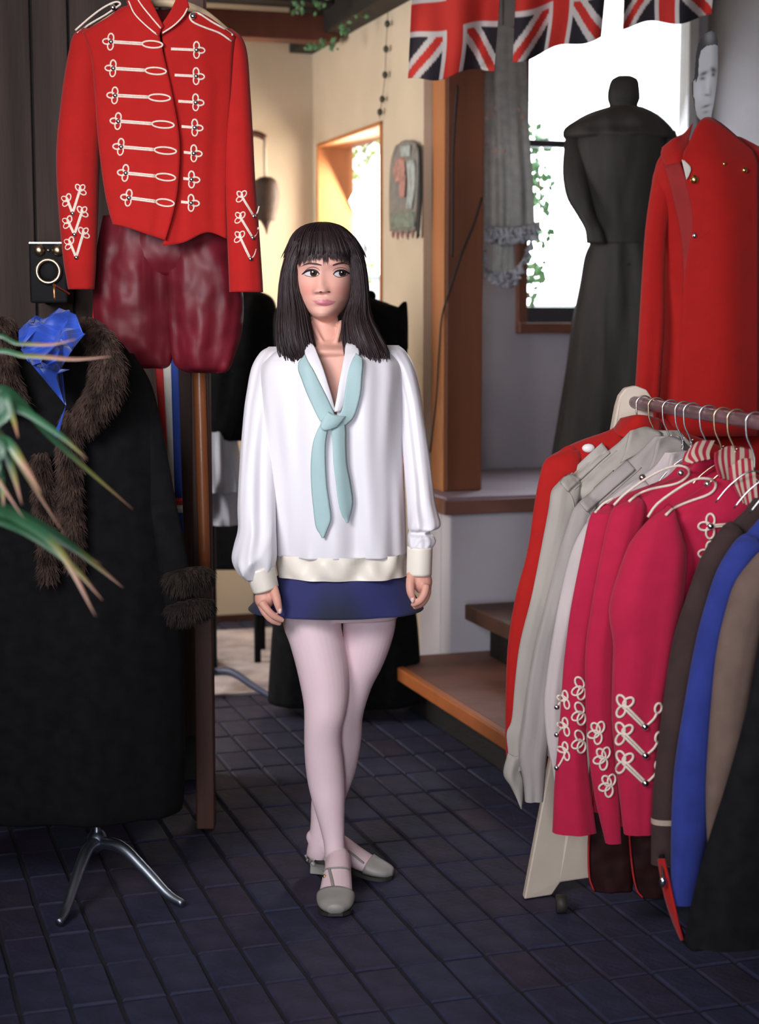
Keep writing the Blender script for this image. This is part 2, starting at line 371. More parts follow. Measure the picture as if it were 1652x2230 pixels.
po = tube('round_pole', [bot, bot*.5+top*.5, top, top+(0, 0, .02)], [.015, .017, .0165, .010], pole_m, n=14, sides=14)
ball('foot_block', bot-(0, 0, .012), .017, post_wood, po, sc=(1, 1.4, .9))
tag(po, 'orange varnished round wooden pole upright against the dark post', 'pole')
# ================================================================ outside the windows
gr = struct(ubox('ground_outside', 6.75, 22, -8, 16, -.2, -.12, mat('pale_paving', (.7, .7, .68), .9), bw=0))
hs = thing('building', 'pale building with long siding boards seen through the bay window', 'building', UV(14.3, 6, -.12))
side_m = mat('pale_siding', (.62, .66, .68), .8, .05)
for k in range(9): ubox('siding_board', 14.2, 14.24, -1, 12, -.12+.27*k, .11+.27*k, side_m, hs, bw=.01)
ubox('siding_wall', 14.24, 14.6, -1, 12, -.12, 2.6, side_m, hs, bw=0)
for v_ in (5.3, 6.6): ubox('window', 14.15, 14.2, v_, v_+.7, 1.1, 2.0, mat('dull_pane', (.35, .4, .42), .3), hs)
lo = ubox('garden_wall', 9.4, 9.6, 0, 9, -.12, 1.0, mat('pale_render', (.6, .6, .56), .9)); tag(lo, 'low pale garden wall outside below the bay window', 'wall')
leaf_a = mat('ivy_leaf', (.10, .24, .10), .5, .3, 20); leaf_b = mat('sunlit_leaf', (.34, .40, .10), .5, .3, 20)
def leaf(P, s, rnd, V, Fc):
    a = rnd.rand()*6.28; t = np.array([math.cos(a), rnd.uniform(-.4, .4), math.sin(a)]); t /= np.linalg.norm(t); n = np.array([rnd.uniform(-.5, .5), -1, rnd.uniform(-.5, .5)]); q = np.cross(t, n); q /= np.linalg.norm(q)
    k = len(V); V += [P, P+t*s*.5+q*s*.33, P+t*s, P+t*s*.5-q*s*.33, P+t*s*.5+np.cross(q, t)*s*.1]; Fc += [(k, k+1, k+4), (k+1, k+2, k+4), (k+2, k+3, k+4), (k+3, k, k+4)]
def ivy(name, label, stem, n, spread, s, m, seed, r=.006):
    rnd = np.random.RandomState(seed); S = spl(stem, 60); t = thing(name, label, 'plant', S[0])
    V, Fc = tubegeo(S, r, 5); obj('stem', V, Fc, mat('vine_stem', (.12, .08, .04), .8), t)
    V = []; Fc = []
    for k in range(n): leaf(S[rnd.randint(60)]+rnd.uniform(-1, 1, 3)*spread, s*rnd.uniform(.6, 1.2), rnd, V, Fc)
    obj('leaves', V, Fc, m, t, smooth=False, kind='stuff')
ivy('ivy', 'green ivy climbing outside the left edge of the bay window', [PU(1150, 650, 6.9), PU(1168, 560, 6.9), PU(1176, 430, 6.9), PU(1168, 330, 6.9), PU(1160, 170, 6.9)], 120, .045, .05, leaf_a, 3)
ivy('garden_shrub', 'yellow green leafy branch outside the window behind the woman', [UV(6.9, 2.9, -.12), PV(800, 700, 2.9), PV(800, 520, 2.8), PV(812, 380, 2.75), PV(795, 330, 2.75), PV(822, 300, 2.7)], 120, .10, .055, leaf_b, 5)

light_patch_m = mat('pale_light_patch', (.34, .29, .33), .95, .3, 7, .4, 40, col2=(.66, .60, .60))  # pale colour standing in for window light falling on the floor
rg = ubox('floor_light_patch', 5.95, 7.2, .2, 1.86, -.004, .008, light_patch_m, bw=.003); tag(rg, 'pale mottled slab added as the patch of light on the back room floor', 'floor_light_patch')
# ================================================================ the woman
skin_m = vcmat('skin', .5, .35, sss=.12)
satin = mat('ivory_satin', (.70, .675, .705), .45, .03, 3, .55, 9, sheen=.15, stretch=(1.5, 1.5, .3), bdist=.035)
tie_m = mat('sea_green_cloth', (.33, .47, .47), .7, .06, 6, .06, 250)
hair_m = mat('dark_brown_hair', (.020, .011, .012), .46, .3, 25, spec=.3)
shoe_m = mat('grey_beige_leather', (.32, .30, .27), .45, .1, 10)
sole_m = mat('dark_sole', (.03, .025, .02), .6)
metal_m = mat('polished_metal', (.75, .73, .70), .22, .05, metal=1.0)
PB = FL(735, 1960); PB = np.array([PB[0], 4.02, 0])
# ---- head, modelled in its own frame: x to the image right, y towards the camera, h up from eye level
HCEN = W(707.5, 596, 4.055)
YAW, ROLL = math.radians(-5), math.radians(-1.5)
def hprof(tab): t = np.array(tab); return lambda h: np.interp(h, t[::-1, 0], t[::-1, 1])
tabf = [(.118, .008), (.114, .034), (.105, .054), (.09, .071), (.07, .083), (.045, .092), (.02, .0945), (0, .0905), (-.02, .0915), (-.045, .0925), (-.065, .0925), (-.083, .089), (-.095, .0875), (-.103, .082), (-.110, .066), (-.116, .035), (-.118, .008)]
tabw = [(.118, .008), (.114, .032), (.105, .048), (.09, .061), (.07, .070), (.045, .0745), (.02, .0745), (0, .0725), (-.02, .0700), (-.045, .0655), (-.065, .0585), (-.083, .0475), (-.095, .0375), (-.103, .029), (-.110, .019), (-.116, .010), (-.118, .004)]
tabb = [(.118, .010), (.114, .04), (.105, .062), (.09, .08), (.07, .093), (.045, .1), (.02, .1), (0, .096), (-.02, .09), (-.045, .08), (-.065, .068), (-.083, .05), (-.095, .03), (-.103, .018), (-.110, .010), (-.116, .006), (-.118, .004)]
pf, pw, pb = hprof(tabf), hprof(tabw), hprof(tabb)
def G(x, h, cx, ch, sx, sh): return math.exp(-.5*((x-cx)/sx)**2-.5*((h-ch)/sh)**2)
def face(x, h):
    ax = abs(x); d = 0
    if -.056 < h < .022:                                   # nose ridge, tip, wings
        t = np.clip((.014-h)/.058, 0, 1.0); amp = .0015+.0165*t**1.25
        if h < -.045: amp *= max(0, 1-(-.045-h)/.0085)
        d += amp*math.exp(-.5*(x/(.0058+.0042*t))**2)
    d += .0065*G(ax, h, .0125, -.0425, .0050, .0052)
    d -= .0060*G(ax, h, .0070, -.0505, .0035, .0022)
    d -= .0075*G(ax, h, .0325, .001, .0155, .0095)         # eye sockets
    d += .0042*G(ax, h, .0325, -.001, .0120, .0062)        # eyeballs under the lids
    d += .0026*G(ax, h, .030, .0205, .018, .0065)          # brow
    d += .0038*G(ax, h, .046, -.028, .016, .016)           # cheek
    d -= .0016*G(ax, h, .044, -.062, .012, .014)
    d += .0058*G(x, h, 0, -.0615, .0150, .0034) - .0012*G(x, h, 0, -.0585, .0035, .003)
    d -= .0030*G(x, h, 0, -.0655, .0220, .0014)
    d += .0066*G(x, h, 0, -.0705, .0125, .0040)
    d -= .0030*G(x, h, 0, -.0800, .0160, .0050)
    d += .0042*G(x, h, 0, -.0960, .0140, .0085)
    return d
def headgeo():
    hs = np.concatenate([np.linspace(.118, .03, 26), np.linspace(.0285, -.1085, 96), np.linspace(-.110, -.118, 8)]); M = 160; R = []
    for h in hs:
        f, w, b = pf(h), pw(h), pb(h); ring = []
        for a in np.linspace(0, 2*math.pi, M, endpoint=False):
            s, c = math.sin(a), math.cos(a)
            x = math.copysign(abs(s)**.92, s)*w
            y = (abs(c)**.84)*f if c > 0 else -(abs(c)**.9)*b
            if c > 0: y += face(x, h)*min(1, c*2.2)
            ring.append((x, y, h))
        R.append(ring)
    return np.array(R)
cyw, syw, cr, sr = math.cos(YAW), math.sin(YAW), math.cos(ROLL), math.sin(ROLL)
def head2world(p):
    x, y, h = p[..., 0], p[..., 1], p[..., 2]
    x2 = x*cyw+y*syw; y2 = -x*syw+y*cyw
    x3 = x2*cr+h*sr; h3 = -x2*sr+h*cr
    return np.stack([HCEN[0]+x3, HCEN[1]-y2, HCEN[2]+h3], -1)
gH = loftgeo(head2world(headgeo()))
def sgeo(rows, **kw): return loftgeo(silrings(rows, **kw))
gNeck = sgeo([(660, 668, 742, 4.075), (700, 668, 742, 4.068), (725, 666, 745, 4.06), (745, 655, 762, 4.06), (762, 618, 806, 4.06), (785, 590, 845, 4.065, .55)], dr=.92, N=24, M=40, p=2.1)
gTor = sgeo([(728, 667, 744, 4.06, .9), (738, 661, 752, 4.06, .92), (748, 645, 772, 4.06, .88), (758, 622, 808, 4.06, .76), (772, 600, 842, 4.06, .65), (800, 582, 860, 4.06, .6), (880, 592, 856, 4.05, .68), (960, 612, 842, 4.05, .66), (1080, 622, 838, 4.06, .62), (1200, 606, 860, 4.06, .6), (1290, 608, 866, 4.06, .58), (1345, 616, 866, 4.06, .56)], N=30, M=48, p=2.2)
# clavicles and the hollow of the throat
gC1 = tubegeo(spl([W(712, 764, 3.992), W(680, 757, 4.000), W(640, 754, 4.03), W(610, 768, 4.06)], 14),   .0052, 8); gC2 = tubegeo(spl([W(728, 764, 3.992), W(760, 756, 4.000), W(800, 752, 4.03), W(830, 768, 4.06)], 14), .0052, 8)
gN1 = tubegeo(spl([W(678, 700, 4.04), W(692, 730, 4.016), W(711, 762, 4.001)], 12), .0065, 8); gN2 = tubegeo(spl([W(742, 700, 4.04), W(735, 730, 4.014), W(726, 762, 4.001)], 12), .0065, 8)
gLegA = sgeo([(1290, 606, 742, 4.04), (1360, 616, 743, 4.03), (1400, 630, 749, 4.02), (1450, 644, 757, 4.01), (1500, 655, 759, 4.0), (1535, 661, 756, 3.99), (1562, 662, 751, 3.985), (1590, 662, 744, 3.985), (1620, 662, 743, 3.99), (1660, 664, 748, 3.995), (1700, 669, 751, 3.995), (1740, 678, 751, 3.985), (1780, 690, 750, 3.975), (1820, 701, 750, 3.965), (1850, 706, 751, 3.955), (1880, 707, 756, 3.95), (1898, 708, 758, 3.95), (1908, 712, 755, 3.95)], dr=1.0, N=60, M=32, p=2.05)
gKnee = ballgeo(W(700, 1552, 3.955), .030, 8, 12, (1, .55, 1.25))
gLegB = sgeo([(1290, 742, 868, 4.07), (1355, 746, 862, 4.07), (1400, 744, 852, 4.07), (1450, 740, 833, 4.07), (1500, 731, 808, 4.075), (1560, 712, 790, 4.08), (1610, 704, 787, 4.095), (1680, 690, 774, 4.10), (1740, 678, 752, 4.095), (1790, 676, 733, 4.09), (1830, 672, 722, 4.085), (1850, 668, 718, 4.085), (1866, 667, 714, 4.085), (1874, 670, 708, 4.085)], dr=1.0, N=50, M=32, p=2.05)
# feet: lofts along the foot
def footgeo(P, wd, ht, n=26, M=20):
    P = spl(P, n); wd = spl(wd, n)[:, 0]; ht = spl(ht, n)[:, 0]; T = np.gradient(P, axis=0); R = []
    for i in range(n):
        t = T[i]/np.linalg.norm(T[i]); s = np.cross(t, [0, 0, 1.]); s /= np.linalg.norm(s); up = np.cross(s, t)
        R.append([P[i]+s*wd[i]*math.cos(a)+up*ht[i]*math.sin(a) for a in np.linspace(0, 2*math.pi, M, endpoint=False)])
    return np.array(R)
aX = lambda px, Y: (px-CX)/F*Y*1.0
FA = np.array([[aX(735, 4.0), 3.998, .062], [aX(734, 3.95), 3.955, .075], [aX(732, 3.91), 3.91, .066], [aX(729, 3.86), 3.862, .046], [aX(727, 3.82), 3.82, .030], [aX(726.5, 3.79), 3.786, .024], [aX(726.5, 3.765), 3.764, .021]])
FB = np.array([[aX(676, 4.09), 4.09, .070], [aX(692, 4.08), 4.085, .080], [aX(730, 4.07), 4.078, .070], [aX(775, 4.06), 4.065, .046], [aX(812, 4.05), 4.052, .029], [aX(842, 4.04), 4.042, .020], [aX(856, 4.035), 4.037, .018]])
wA = [.020, .030, .033, .038, .0405, .034, .016]; hA = [.020, .038, .036, .028, .020, .016, .010]
gFA = loftgeo(footgeo(FA, wA, hA)); gFB = loftgeo(footgeo(FB, [.018, .029, .032, .036, .038, .028, .010], [.030, .040, .036, .026, .018, .013, .008]))
# hands
def chain(pts, r, n=12, Y=None):
    return tubegeo(spl([W(*p) for p in pts], n), spl(r, n)[:, 0], 10)
def handgeo(h):
    gs = [sgeo(h['palm'], dr=1.25, N=14, M=20, p=2.2)]
    for pts, r in h['fingers']:
        g = chain(pts, r); gs.append(g); gs.append(ballgeo(W(*pts[-1]), r[-1]*1.02, 6, 8))
    return gs
YL = 3.925
HL = dict(palm=[(1262, 558, 597, YL+.01, .9), (1285, 556, 602, YL, .95), (1300, 554, 602, YL, 1.1), (1313, 556, 596, YL, 1.25), (1323, 565, 590, YL, 1.3)],
  fingers=[([(570, 1311, YL-.028), (583, 1329, YL-.034), (597, 1342, YL-.032), (613, 1350, YL-.026)], [.0105, .0095, .0088, .0070]),
           ([(567, 1314, YL-.008), (577, 1334, YL-.014), (591, 1350, YL-.012), (607, 1357, YL-.006)], [.0105, .0095, .0088, .0070]),
           ([(568, 1313, YL+.011), (579, 1332, YL+.008), (592, 1347, YL+.010), (605, 1353, YL+.014)], [.0100, .0090, .0083, .0068]),
           ([(572, 1311, YL+.029), (582, 1327, YL+.027), (592, 1339, YL+.028), (602, 1344, YL+.031)], [.0090, .0080, .0073, .0060]),
           ([(594, 1280, YL-.012), (601, 1300, YL-.030), (605, 1316, YL-.036), (609, 1331, YL-.036)], [.0130, .0112, .0098, .0072])])
YR = 3.93
HR = dict(palm=[(1235, 892, 934, YR+.01, .9), (1252, 888, 938, YR, .95), (1265, 890, 941, YR, 1.1), (1278, 898, 939, YR, 1.2), (1290, 908, 933, YR, 1.2)],
  fingers=[([(927, 1274, YR-.028), (924, 1292, YR-.036), (914, 1308, YR-.036), (900, 1316, YR-.030)], [.0105, .0097, .0090, .0072]),
           ([(930, 1277, YR-.008), (928, 1297, YR-.016), (918, 1314, YR-.016), (904, 1321, YR-.008)], [.0105, .0097, .0090, .0072]),
           ([(931, 1277, YR+.011), (929, 1296, YR+.006), (920, 1311, YR+.006), (909, 1318, YR+.012)], [.0100, .0092, .0085, .0068]),
           ([(929, 1274, YR+.029), (926, 1290, YR+.025), (918, 1302, YR+.026), (909, 1308, YR+.030)], [.0090, .0080, .0074, .0060]),
           ([(897, 1250, YR-.012), (893, 1272, YR-.030), (894, 1290, YR-.037), (899, 1306, YR-.036)], [.0130, .0112, .0100, .0072])])
gAL = sgeo([(790, 566, 622, 4.07), (900, 548, 600, 4.06), (1050, 545, 592, 4.0), (1200, 558, 594, 3.95), (1270, 560, 597, YL+.01)], dr=1, N=20, M=20)
gAR = sgeo([(790, 838, 884, 4.07), (900, 862, 908, 4.06), (1050, 882, 928, 4.0), (1180, 893, 930, 3.95), (1242, 893, 933, YR+.01)], dr=1, N=20, M=20)
V, Fc = merge(gH, gNeck, gTor, gC1, gC2, gN1, gN2, gLegA, gKnee, gLegB, gFA, gFB, gAL, gAR, *handgeo(HL), *handgeo(HR))
tmp = obj('tmp_body', V, Fc, skin_m, base=PB)
rm = tmp.modifiers.new('r', 'REMESH'); rm.mode = 'VOXEL'; rm.voxel_size = .0026; rm.use_smooth_shade = True
sm = tmp.modifiers.new('s', 'SMOOTH'); sm.factor = .5; sm.iterations = 2
dg = bpy.context.evaluated_depsgraph_get(); me = bpy.data.meshes.new_from_object(tmp.evaluated_get(dg), depsgraph=dg); me.name = 'person'
bpy.data.objects.remove(tmp, do_unlink=True)
person = bpy.data.objects.new('person', me); C.objects.link(person); person.location = PB
tag(person, 'dark-haired woman in ivory blouse, navy miniskirt and pale tights, standing with crossed legs', 'person')
me.polygons.foreach_set('use_smooth', [True]*len(me.polygons)); me.materials.clear(); me.materials.append(skin_m)
wv = wverts(person); x_, z_ = wv[:, 0], wv[:, 2]
cols = np.tile(np.array([.70, .37, .29]), (len(wv), 1)); nz = np.sin(wv*60).sum(1)/3
cols *= (1+.02*nz)[:, None]
zb = W(700, 1330, 4.0)[2]; low = (z_ < zb) & (np.abs(x_-aX(735, 4.0)) < .14); hd = (z_ < zb+.09) & (~low)
inhand = (z_ < W(0, 1225, 4)[2]) & ((x_ < aX(617, 3.97)) | (x_ > aX(884, 3.97))) & (z_ > W(0, 1375, 4)[2])
cols[low] = (.80, .60, .63)                                  # pale tights
cols[inhand] = (.66, .33, .25)
hl = wv-HCEN                                                 # lips and cheeks, a little make-up
def gc(px, py, sx, sy, c, k):
    global cols
    P = W(px, py, 3.96); w = k*np.exp(-.5*((x_-P[0])/sx)**2-.5*((z_-P[2])/sy)**2)*(wv[:, 1] < 4.03); cols = cols*(1-w[:, None])+np.array(c)*w[:, None]
gc(668, 632, .016, .012, (.68, .24, .20), .6); gc(748, 634, .016, .012, (.68, .24, .20), .6)
gc(678, 590, .020, .008, (.50, .30, .27), .45); gc(741, 590, .020, .008, (.50, .30, .27), .45)
setcol(person, cols)
Bb = bvh(person)
def patch(name, up, lo, m, off, n=36, k=14, bul=0.0, colf=None, parent=person):
    """A small patch lying on the face between an upper and a lower outline given in photo points."""
    U = spl(up, n); L_ = spl(lo, n); V = []; cs = []
    for i in range(n):
        for j in range(k):
            t = j/(k-1); x, y = U[i]*(1-t)+L_[i]*t; e = math.sin(math.pi*i/(n-1))*math.sin(math.pi*t)
            V.append(hit(Bb, x, y, off+bul*e)); 
            if colf: cs.append(colf(x, y))
    o = obj(name, V, gridfaces(n, k, False), m, parent)
    if colf: setcol(o, cs)
    return o
eye_m = vcmat('eye', .15, .5); lip_m = mat('pink_lipstick', (.52, .17, .20), .45, .05, 30); brow_m = mat('dark_brow', (.045, .022, .018), .7)
def iris(cx, cy, r, inner):
    def f(x, y):
        d = math.hypot(x-cx, y-cy)/r
        if math.hypot(x-cx+2.2, y-cy+2.6) < 1.5: return (.9, .9, .92)  # highlight painted into the eye colour
        if d < .42: return (.004, .004, .004)
        if d < 1: return (.035, .020, .014) if d < .88 else (.012, .008, .006)
        return (.56, .52, .53)
    return f
patch('eye', [(661, 596), (668, 591.4), (679, 589.4), (689, 592), (694.5, 597)], [(661, 596), (668, 600), (677, 601.8), (687, 601), (694.5, 597)], eye_m, .0004, 64, 34, .0014, iris(682.5, 594.6, 7.9, 1))
patch('eye', [(725.5, 597), (731, 592.3), (741, 590), (750, 592), (757, 596)], [(725.5, 597), (733, 601.5), (741, 602.3), (750, 600.5), (757, 596)], eye_m, .0004, 64, 34, .0014, iris(745.5, 595, 7.9, 1))
lash_m = mat('black_eyeliner', (.008, .006, .006), .6)
for pts in ([(657, 597.5), (661, 594.8), (668, 590), (679, 587.9), (689, 590.7), (695, 597)], [(725, 597.5), (731, 591), (741, 588.6), (750, 590.5), (757.5, 594.4), (761, 595.6)]):
    P = np.array([hit(Bb, x, y, .0018) for x, y in spl(pts, 24)]); V, Fc = tubegeo(P, spl([.0009, .0019, .0026, .0028, .0024, .0010], 24)[:, 0], 6); obj('eyelashes', V, Fc, lash_m, person)
for pts in ([(662, 598), (668, 601), (677, 603), (687, 602), (694, 598)], [(726, 598), (733, 602.7), (741, 603.5), (750, 601.7), (757, 597.5)]):
    P = np.array([hit(Bb, x, y, .0006) for x, y in spl(pts, 20)]); V, Fc = tubegeo(P, .0007, 5); obj('lower_lash_line', V, Fc, lash_m, person)
for pts in ([(663, 590.5), (672, 583.5), (682, 581.5), (692, 585), (696, 590)], [(724, 590), (730, 585), (741, 582.5), (751, 585), (759, 591)]):
    P = np.array([hit(Bb, x, y, .0002) for x, y in spl(pts, 20)]); V, Fc = tubegeo(P, spl([.0004, .0010, .0012, .0010, .0004], 20)[:, 0], 5); obj('eyelid_crease', V, Fc, mat('lid_shadow', (.20, .10, .09), .7), person)
patch('eyebrow', [(655, 580), (664, 575), (674, 571.6), (688, 572.6), (700, 576.4)], [(655, 580.6), (664, 577.4), (674, 575.8), (688, 577.2), (700, 578.6)], brow_m, .0010, 26, 6)
patch('eyebrow', [(724, 577), (731, 573.6), (740, 571.4), (750, 571.6), (760, 577)], [(724, 579.3), (731, 577.6), (740, 575.4), (750, 574.6), (760, 577.8)], brow_m, .0010, 26, 6)
patch('lips', [(680, 655), (690, 654.4), (700, 652.3), (706, 653.5), (712, 652.3), (722, 654.8), (732, 656.2)], [(680, 655.6), (690, 658.6), (700, 658.2), (706, 658.6), (712, 658.2), (722, 658.7), (732, 656.8)], lip_m, .0005, 36, 8, .0006)
patch('lips', [(682, 656.4), (690, 658.8), (700, 658.8), (706, 659.3), (712, 658.8), (722, 659.2), (730, 657.4)], [(682, 656.8), (690, 662.6), (700, 666), (706, 666.6), (712, 666), (722, 663), (730, 658)], lip_m, .0005, 36, 8, .0009)
for x in (698, 716): patch('nostril', [(x-4, 636), (x, 633.8), (x+4, 636)], [(x-4, 636.2), (x, 637.6), (x+4, 636.2)], mat('nostril_shade', (.12, .04, .03), .8), .0004, 10, 4)
nail_m = mat('pale_nail', (.72, .50, .46), .25)
for P_, t_ in ((W(609, 1330, YL-.0425), (.3, 0, -1)), (W(898, 1306, YR-.043), (.25, 0, -1))):
    V, Fc = ballgeo(P_, .0052, 7, 10, (.9, .35, 1.45)); obj('fingernail', V, Fc, nail_m, person)
# ---- blouse
bl_rows = [(741, 664, 752, 4.05, 1.15), (747, 648, 790, 4.05, .95), (757, 610, 832, 4.05, .72), (775, 578, 866, 4.05, .68), (810, 562, 880, 4.045, .70), (900, 570, 878, 4.035, .74), (1000, 583, 876, 4.03, .74), (1100, 595, 880, 4.03, .74), (1170, 599, 883, 4.03, .74), (1204, 600, 884, 4.03, .74)]
Rb = silrings(bl_rows, N=90, M=150, fold=.055, nf=7, seed=4, p=2.25, ramp=(.5, 1.1))
Vb, Fb = loftgeo(Rb, True, (False, False)); Vb = np.array(Vb)
def inpoly(x, y, P):
    c = False; j = len(P)-1
    for i in range(len(P)):
        if (P[i][1] > y) != (P[j][1] > y) and x < (P[j][0]-P[i][0])*(y-P[i][1])/(P[j][1]-P[i][1])+P[i][0]: c = not c
        j = i
    return c
VN = [(676, 735), (762, 735), (757, 780), (745, 840), (733, 892), (727, 903), (718, 888), (700, 840), (686, 800), (672, 765)]
keep = []
for f in Fb:
    c = Vb[list(f)].mean(0); x, y = PXof(c)
    if c[1] < 4.05 and inpoly(x, y, VN): continue
    keep.append(f)
blouse = obj('blouse', Vb, keep, satin, person); solid(blouse, .003, 1)
hem_m = mat('ivory_hem_satin', (.78, .72, .62), .45, .03, 3, .3, 14, stretch=(1.6, 1.6, .35), bdist=.02)
sil('hem_band', [(1200, 599, 885, 4.03), (1215, 599, 885, 4.03), (1235, 601, 886, 4.03), (1250, 604, 887, 4.03)], hem_m, blouse, cap=(False, False), N=14, M=110, fold=.055, nf=7, seed=4, dr=.745, p=2.25, ramp=(1.1, 1.1))
def sleeve(rows, seed):
    R = silrings(rows, N=80, M=48, fold=.11, nf=5, seed=seed, dr=1.15, p=2.05, ramp=(.5, 1.)); rnd = np.random.RandomState(seed)
    # soft diagonal drag folds
    c = R.mean(1, keepdims=True); A = np.linspace(0, 2*math.pi, 48, endpoint=False); t = np.linspace(0, 1, 80)
    k = 1+.10*(1-2*np.abs(np.sin(1.5*A[None]+7*t[:, None]))**.7)*np.clip(t[:, None]*1.4-.1, 0, 1)+.05*np.sin(2*A[None]-13*t[:, None])
    R[:, :, 1] = c[:, :, 1]+(R[:, :, 1]-c[:, :, 1])*k
    return R
def sleeve_obj(rows, seed, parent):
    V, Fc = loftgeo(sleeve(rows, seed), True, (True, True)); return obj('sleeve', V, Fc, satin, parent)
sL = sleeve_obj([(755, 585, 628, 4.055, .9), (768, 566, 640, 4.055), (800, 548, 632, 4.05), (850, 538, 618, 4.04), (900, 531, 608, 4.03), (1000, 523, 600, 4.0), (1100, 518, 601, 3.975), (1150, 519, 602, 3.955), (1185, 511, 603, 3.945), (1210, 506, 603, 3.935), (1228, 508, 600, 3.93), (1246, 517, 594, 3.927), (1260, 530, 588, 3.925)], 3, blouse)
sR = sleeve_obj([(752, 822, 868, 4.055, .9), (766, 812, 884, 4.055), (800, 836, 902, 4.05), (850, 858, 914, 4.04), (900, 868, 922, 4.03), (1000, 878, 936, 4.0), (1080, 884, 946, 3.97), (1115, 886, 953, 3.955), (1138, 887, 959, 3.945), (1150, 888, 955, 3.94), (1156, 890, 938, 3.94), (1161, 889, 936, 3.94), (1168, 887, 944, 3.935), (1178, 887, 948, 3.935), (1188, 889, 944, 3.93), (1195, 891, 938, 3.93)], 8, blouse)
def cuff(a, b, ra, rb, parent, n=12):
    P = [np.array(a)+(np.array(b)-np.array(a))*t for t in np.linspace(0, 1, n)]
    g1 = tubegeo(P, np.linspace(ra, rb, n), 32, cap=False, flat=1.15); o = obj('cuff', *g1, hem_m, parent); solid(o, .004, 0); return o
cuff(W(564, 1237, YL), W(579, 1284, YL), .0350, .0300, sL); cuff(W(914, 1190, YR), W(912, 1251, YR), .0285, .0285, sR)
# collar, standing up from the V and folding back
Bbl = bvh(blouse)
def onb(px, py, off): return hit(Bbl, px, py, off, 3.97)
def strap(name, rows, m, parent, off=.006, N=40, M=10, th=.003, B=None):
    """Cloth strip lying on the blouse; rows are (left px, right px, py)."""
    S = spl(rows, N); V = []
    for l, r, y0, y1, q in S:
        for j in range(M):
            s = j/(M-1); V.append(hit(B or Bbl, l+(r-l)*s, y0+(y1-y0)*s, off+q+.003*math.sin(math.pi*s), 3.97))
    o = obj(name, V, gridfaces(N, M, False), m, parent); return solid(o, th)
def mids(B, px, py, off): return hit(B, px, py, off, 3.975)
Ball = BVHTree.FromPolygons([Vector(v) for v in Vb], Fb)
strap('collar', [(662, 674, 746, 746, .012), (664, 684, 757, 755, .012), (665, 691, 775, 772, .010), (675, 702, 805, 800, .007), (690, 713, 840, 834, .005), (706, 722, 868, 864, .003), (722, 729, 897, 894, .002)], satin, blouse, .005, B=Ball)
strap('collar', [(757, 768, 745, 745, .014), (752, 776, 754, 753, .013), (750, 782, 772, 768, .010), (745, 776, 800, 796, .008), (738, 766, 835, 832, .006), (733, 754, 866, 864, .004), (727, 741, 897, 896, .002)], satin, blouse, .006, B=Ball)
# neck tie
tie = strap('neck_tie', [(650, 664, 790, 772, .012), (650, 672, 806, 790, .012), (657, 682, 826, 806, .010), (668, 697, 856, 836, .008), (682, 712, 888, 866, .007), (695, 726, 914, 897, .007), (705, 733, 926, 912, .008)], tie_m, person, .006, B=Ball)
strap('tie_strap', [(775, 788, 770, 780, .012), (765, 789, 788, 796, .012), (757, 787, 812, 820, .011), (752, 785, 845, 852, .010), (748, 778, 875, 884, .009), (742, 768, 898, 910, .009), (732, 752, 912, 926, .010)], tie_m, tie, .008, B=Ball)
strap('tie_tail', [(700, 716, 921, 924, .012), (690, 712, 940, 940, .011), (681, 708, 968, 968, .010), (677, 708, 1010, 1010, .009), (678, 711, 1060, 1058, .009), (682, 717, 1105, 1100, .009), (687, 720, 1145, 1130, .008), (696, 712, 1162, 1152, .008), (702, 705, 1172, 1170, .008)], tie_m, tie, .006)
strap('tie_tail', [(722, 750, 922, 918, .010), (722, 752, 940, 940, .009), (724, 752, 970, 970, .009), (726, 754, 1010, 1010, .009), (731, 761, 1050, 1048, .010), (736, 767, 1092, 1088, .010), (743, 764, 1120, 1112, .009), (750, 760, 1131, 1126, .008), (755, 757, 1139, 1138, .008)], tie_m, tie, .008)
kn = strap('knot', [(700, 714, 918, 896, .016), (698, 722, 931, 902, .020), (704, 735, 937, 905, .021), (716, 746, 936, 906, .020), (733, 751, 930, 906, .018)], tie_m, tie, .006, N=24)
# ---- skirt
sk = bpy.data.materials.new('navy_plaid'); sk.use_nodes = True; nt = sk.node_tree; b = nt.nodes['Principled BSDF']; b.inputs['Roughness'].default_value = .85; b.inputs['Sheen Weight'].default_value = .1
tc = nt.nodes.new('ShaderNodeTexCoord'); sx = nt.nodes.new('ShaderNodeSeparateXYZ'); nt.links.new(tc.outputs['Object'], sx.inputs[0])
def stripe(out, per, ph):
    m1 = nt.nodes.new('ShaderNodeMath'); m1.operation = 'MULTIPLY_ADD'; m1.inputs[1].default_value = 6.283/per; m1.inputs[2].default_value = ph; nt.links.new(out, m1.inputs[0])
    m2 = nt.nodes.new('ShaderNodeMath'); m2.operation = 'SINE'; nt.links.new(m1.outputs[0], m2.inputs[0])
    m3 = nt.nodes.new('ShaderNodeMapRange'); m3.inputs[1].default_value = -.8; m3.inputs[2].default_value = .8; nt.links.new(m2.outputs[0], m3.inputs[0]); return m3.outputs[0]
ad = nt.nodes.new('ShaderNodeMath'); ad.operation = 'ADD'; nt.links.new(stripe(sx.outputs[0], .24, -1.57), ad.inputs[0]); nt.links.new(stripe(sx.outputs[2], .36, -.4), ad.inputs[1])
rp = nt.nodes.new('ShaderNodeValToRGB'); nt.links.new(ad.outputs[0], rp.inputs[0]); rp.color_ramp.elements[0].color = (.009, .013, .026, 1); rp.color_ramp.elements[0].position = .0
rp.color_ramp.elements[1].color = (.017, .020, .105, 1); rp.color_ramp.elements[1].position = 1.0; nt.links.new(rp.outputs[0], b.inputs['Base Color'])
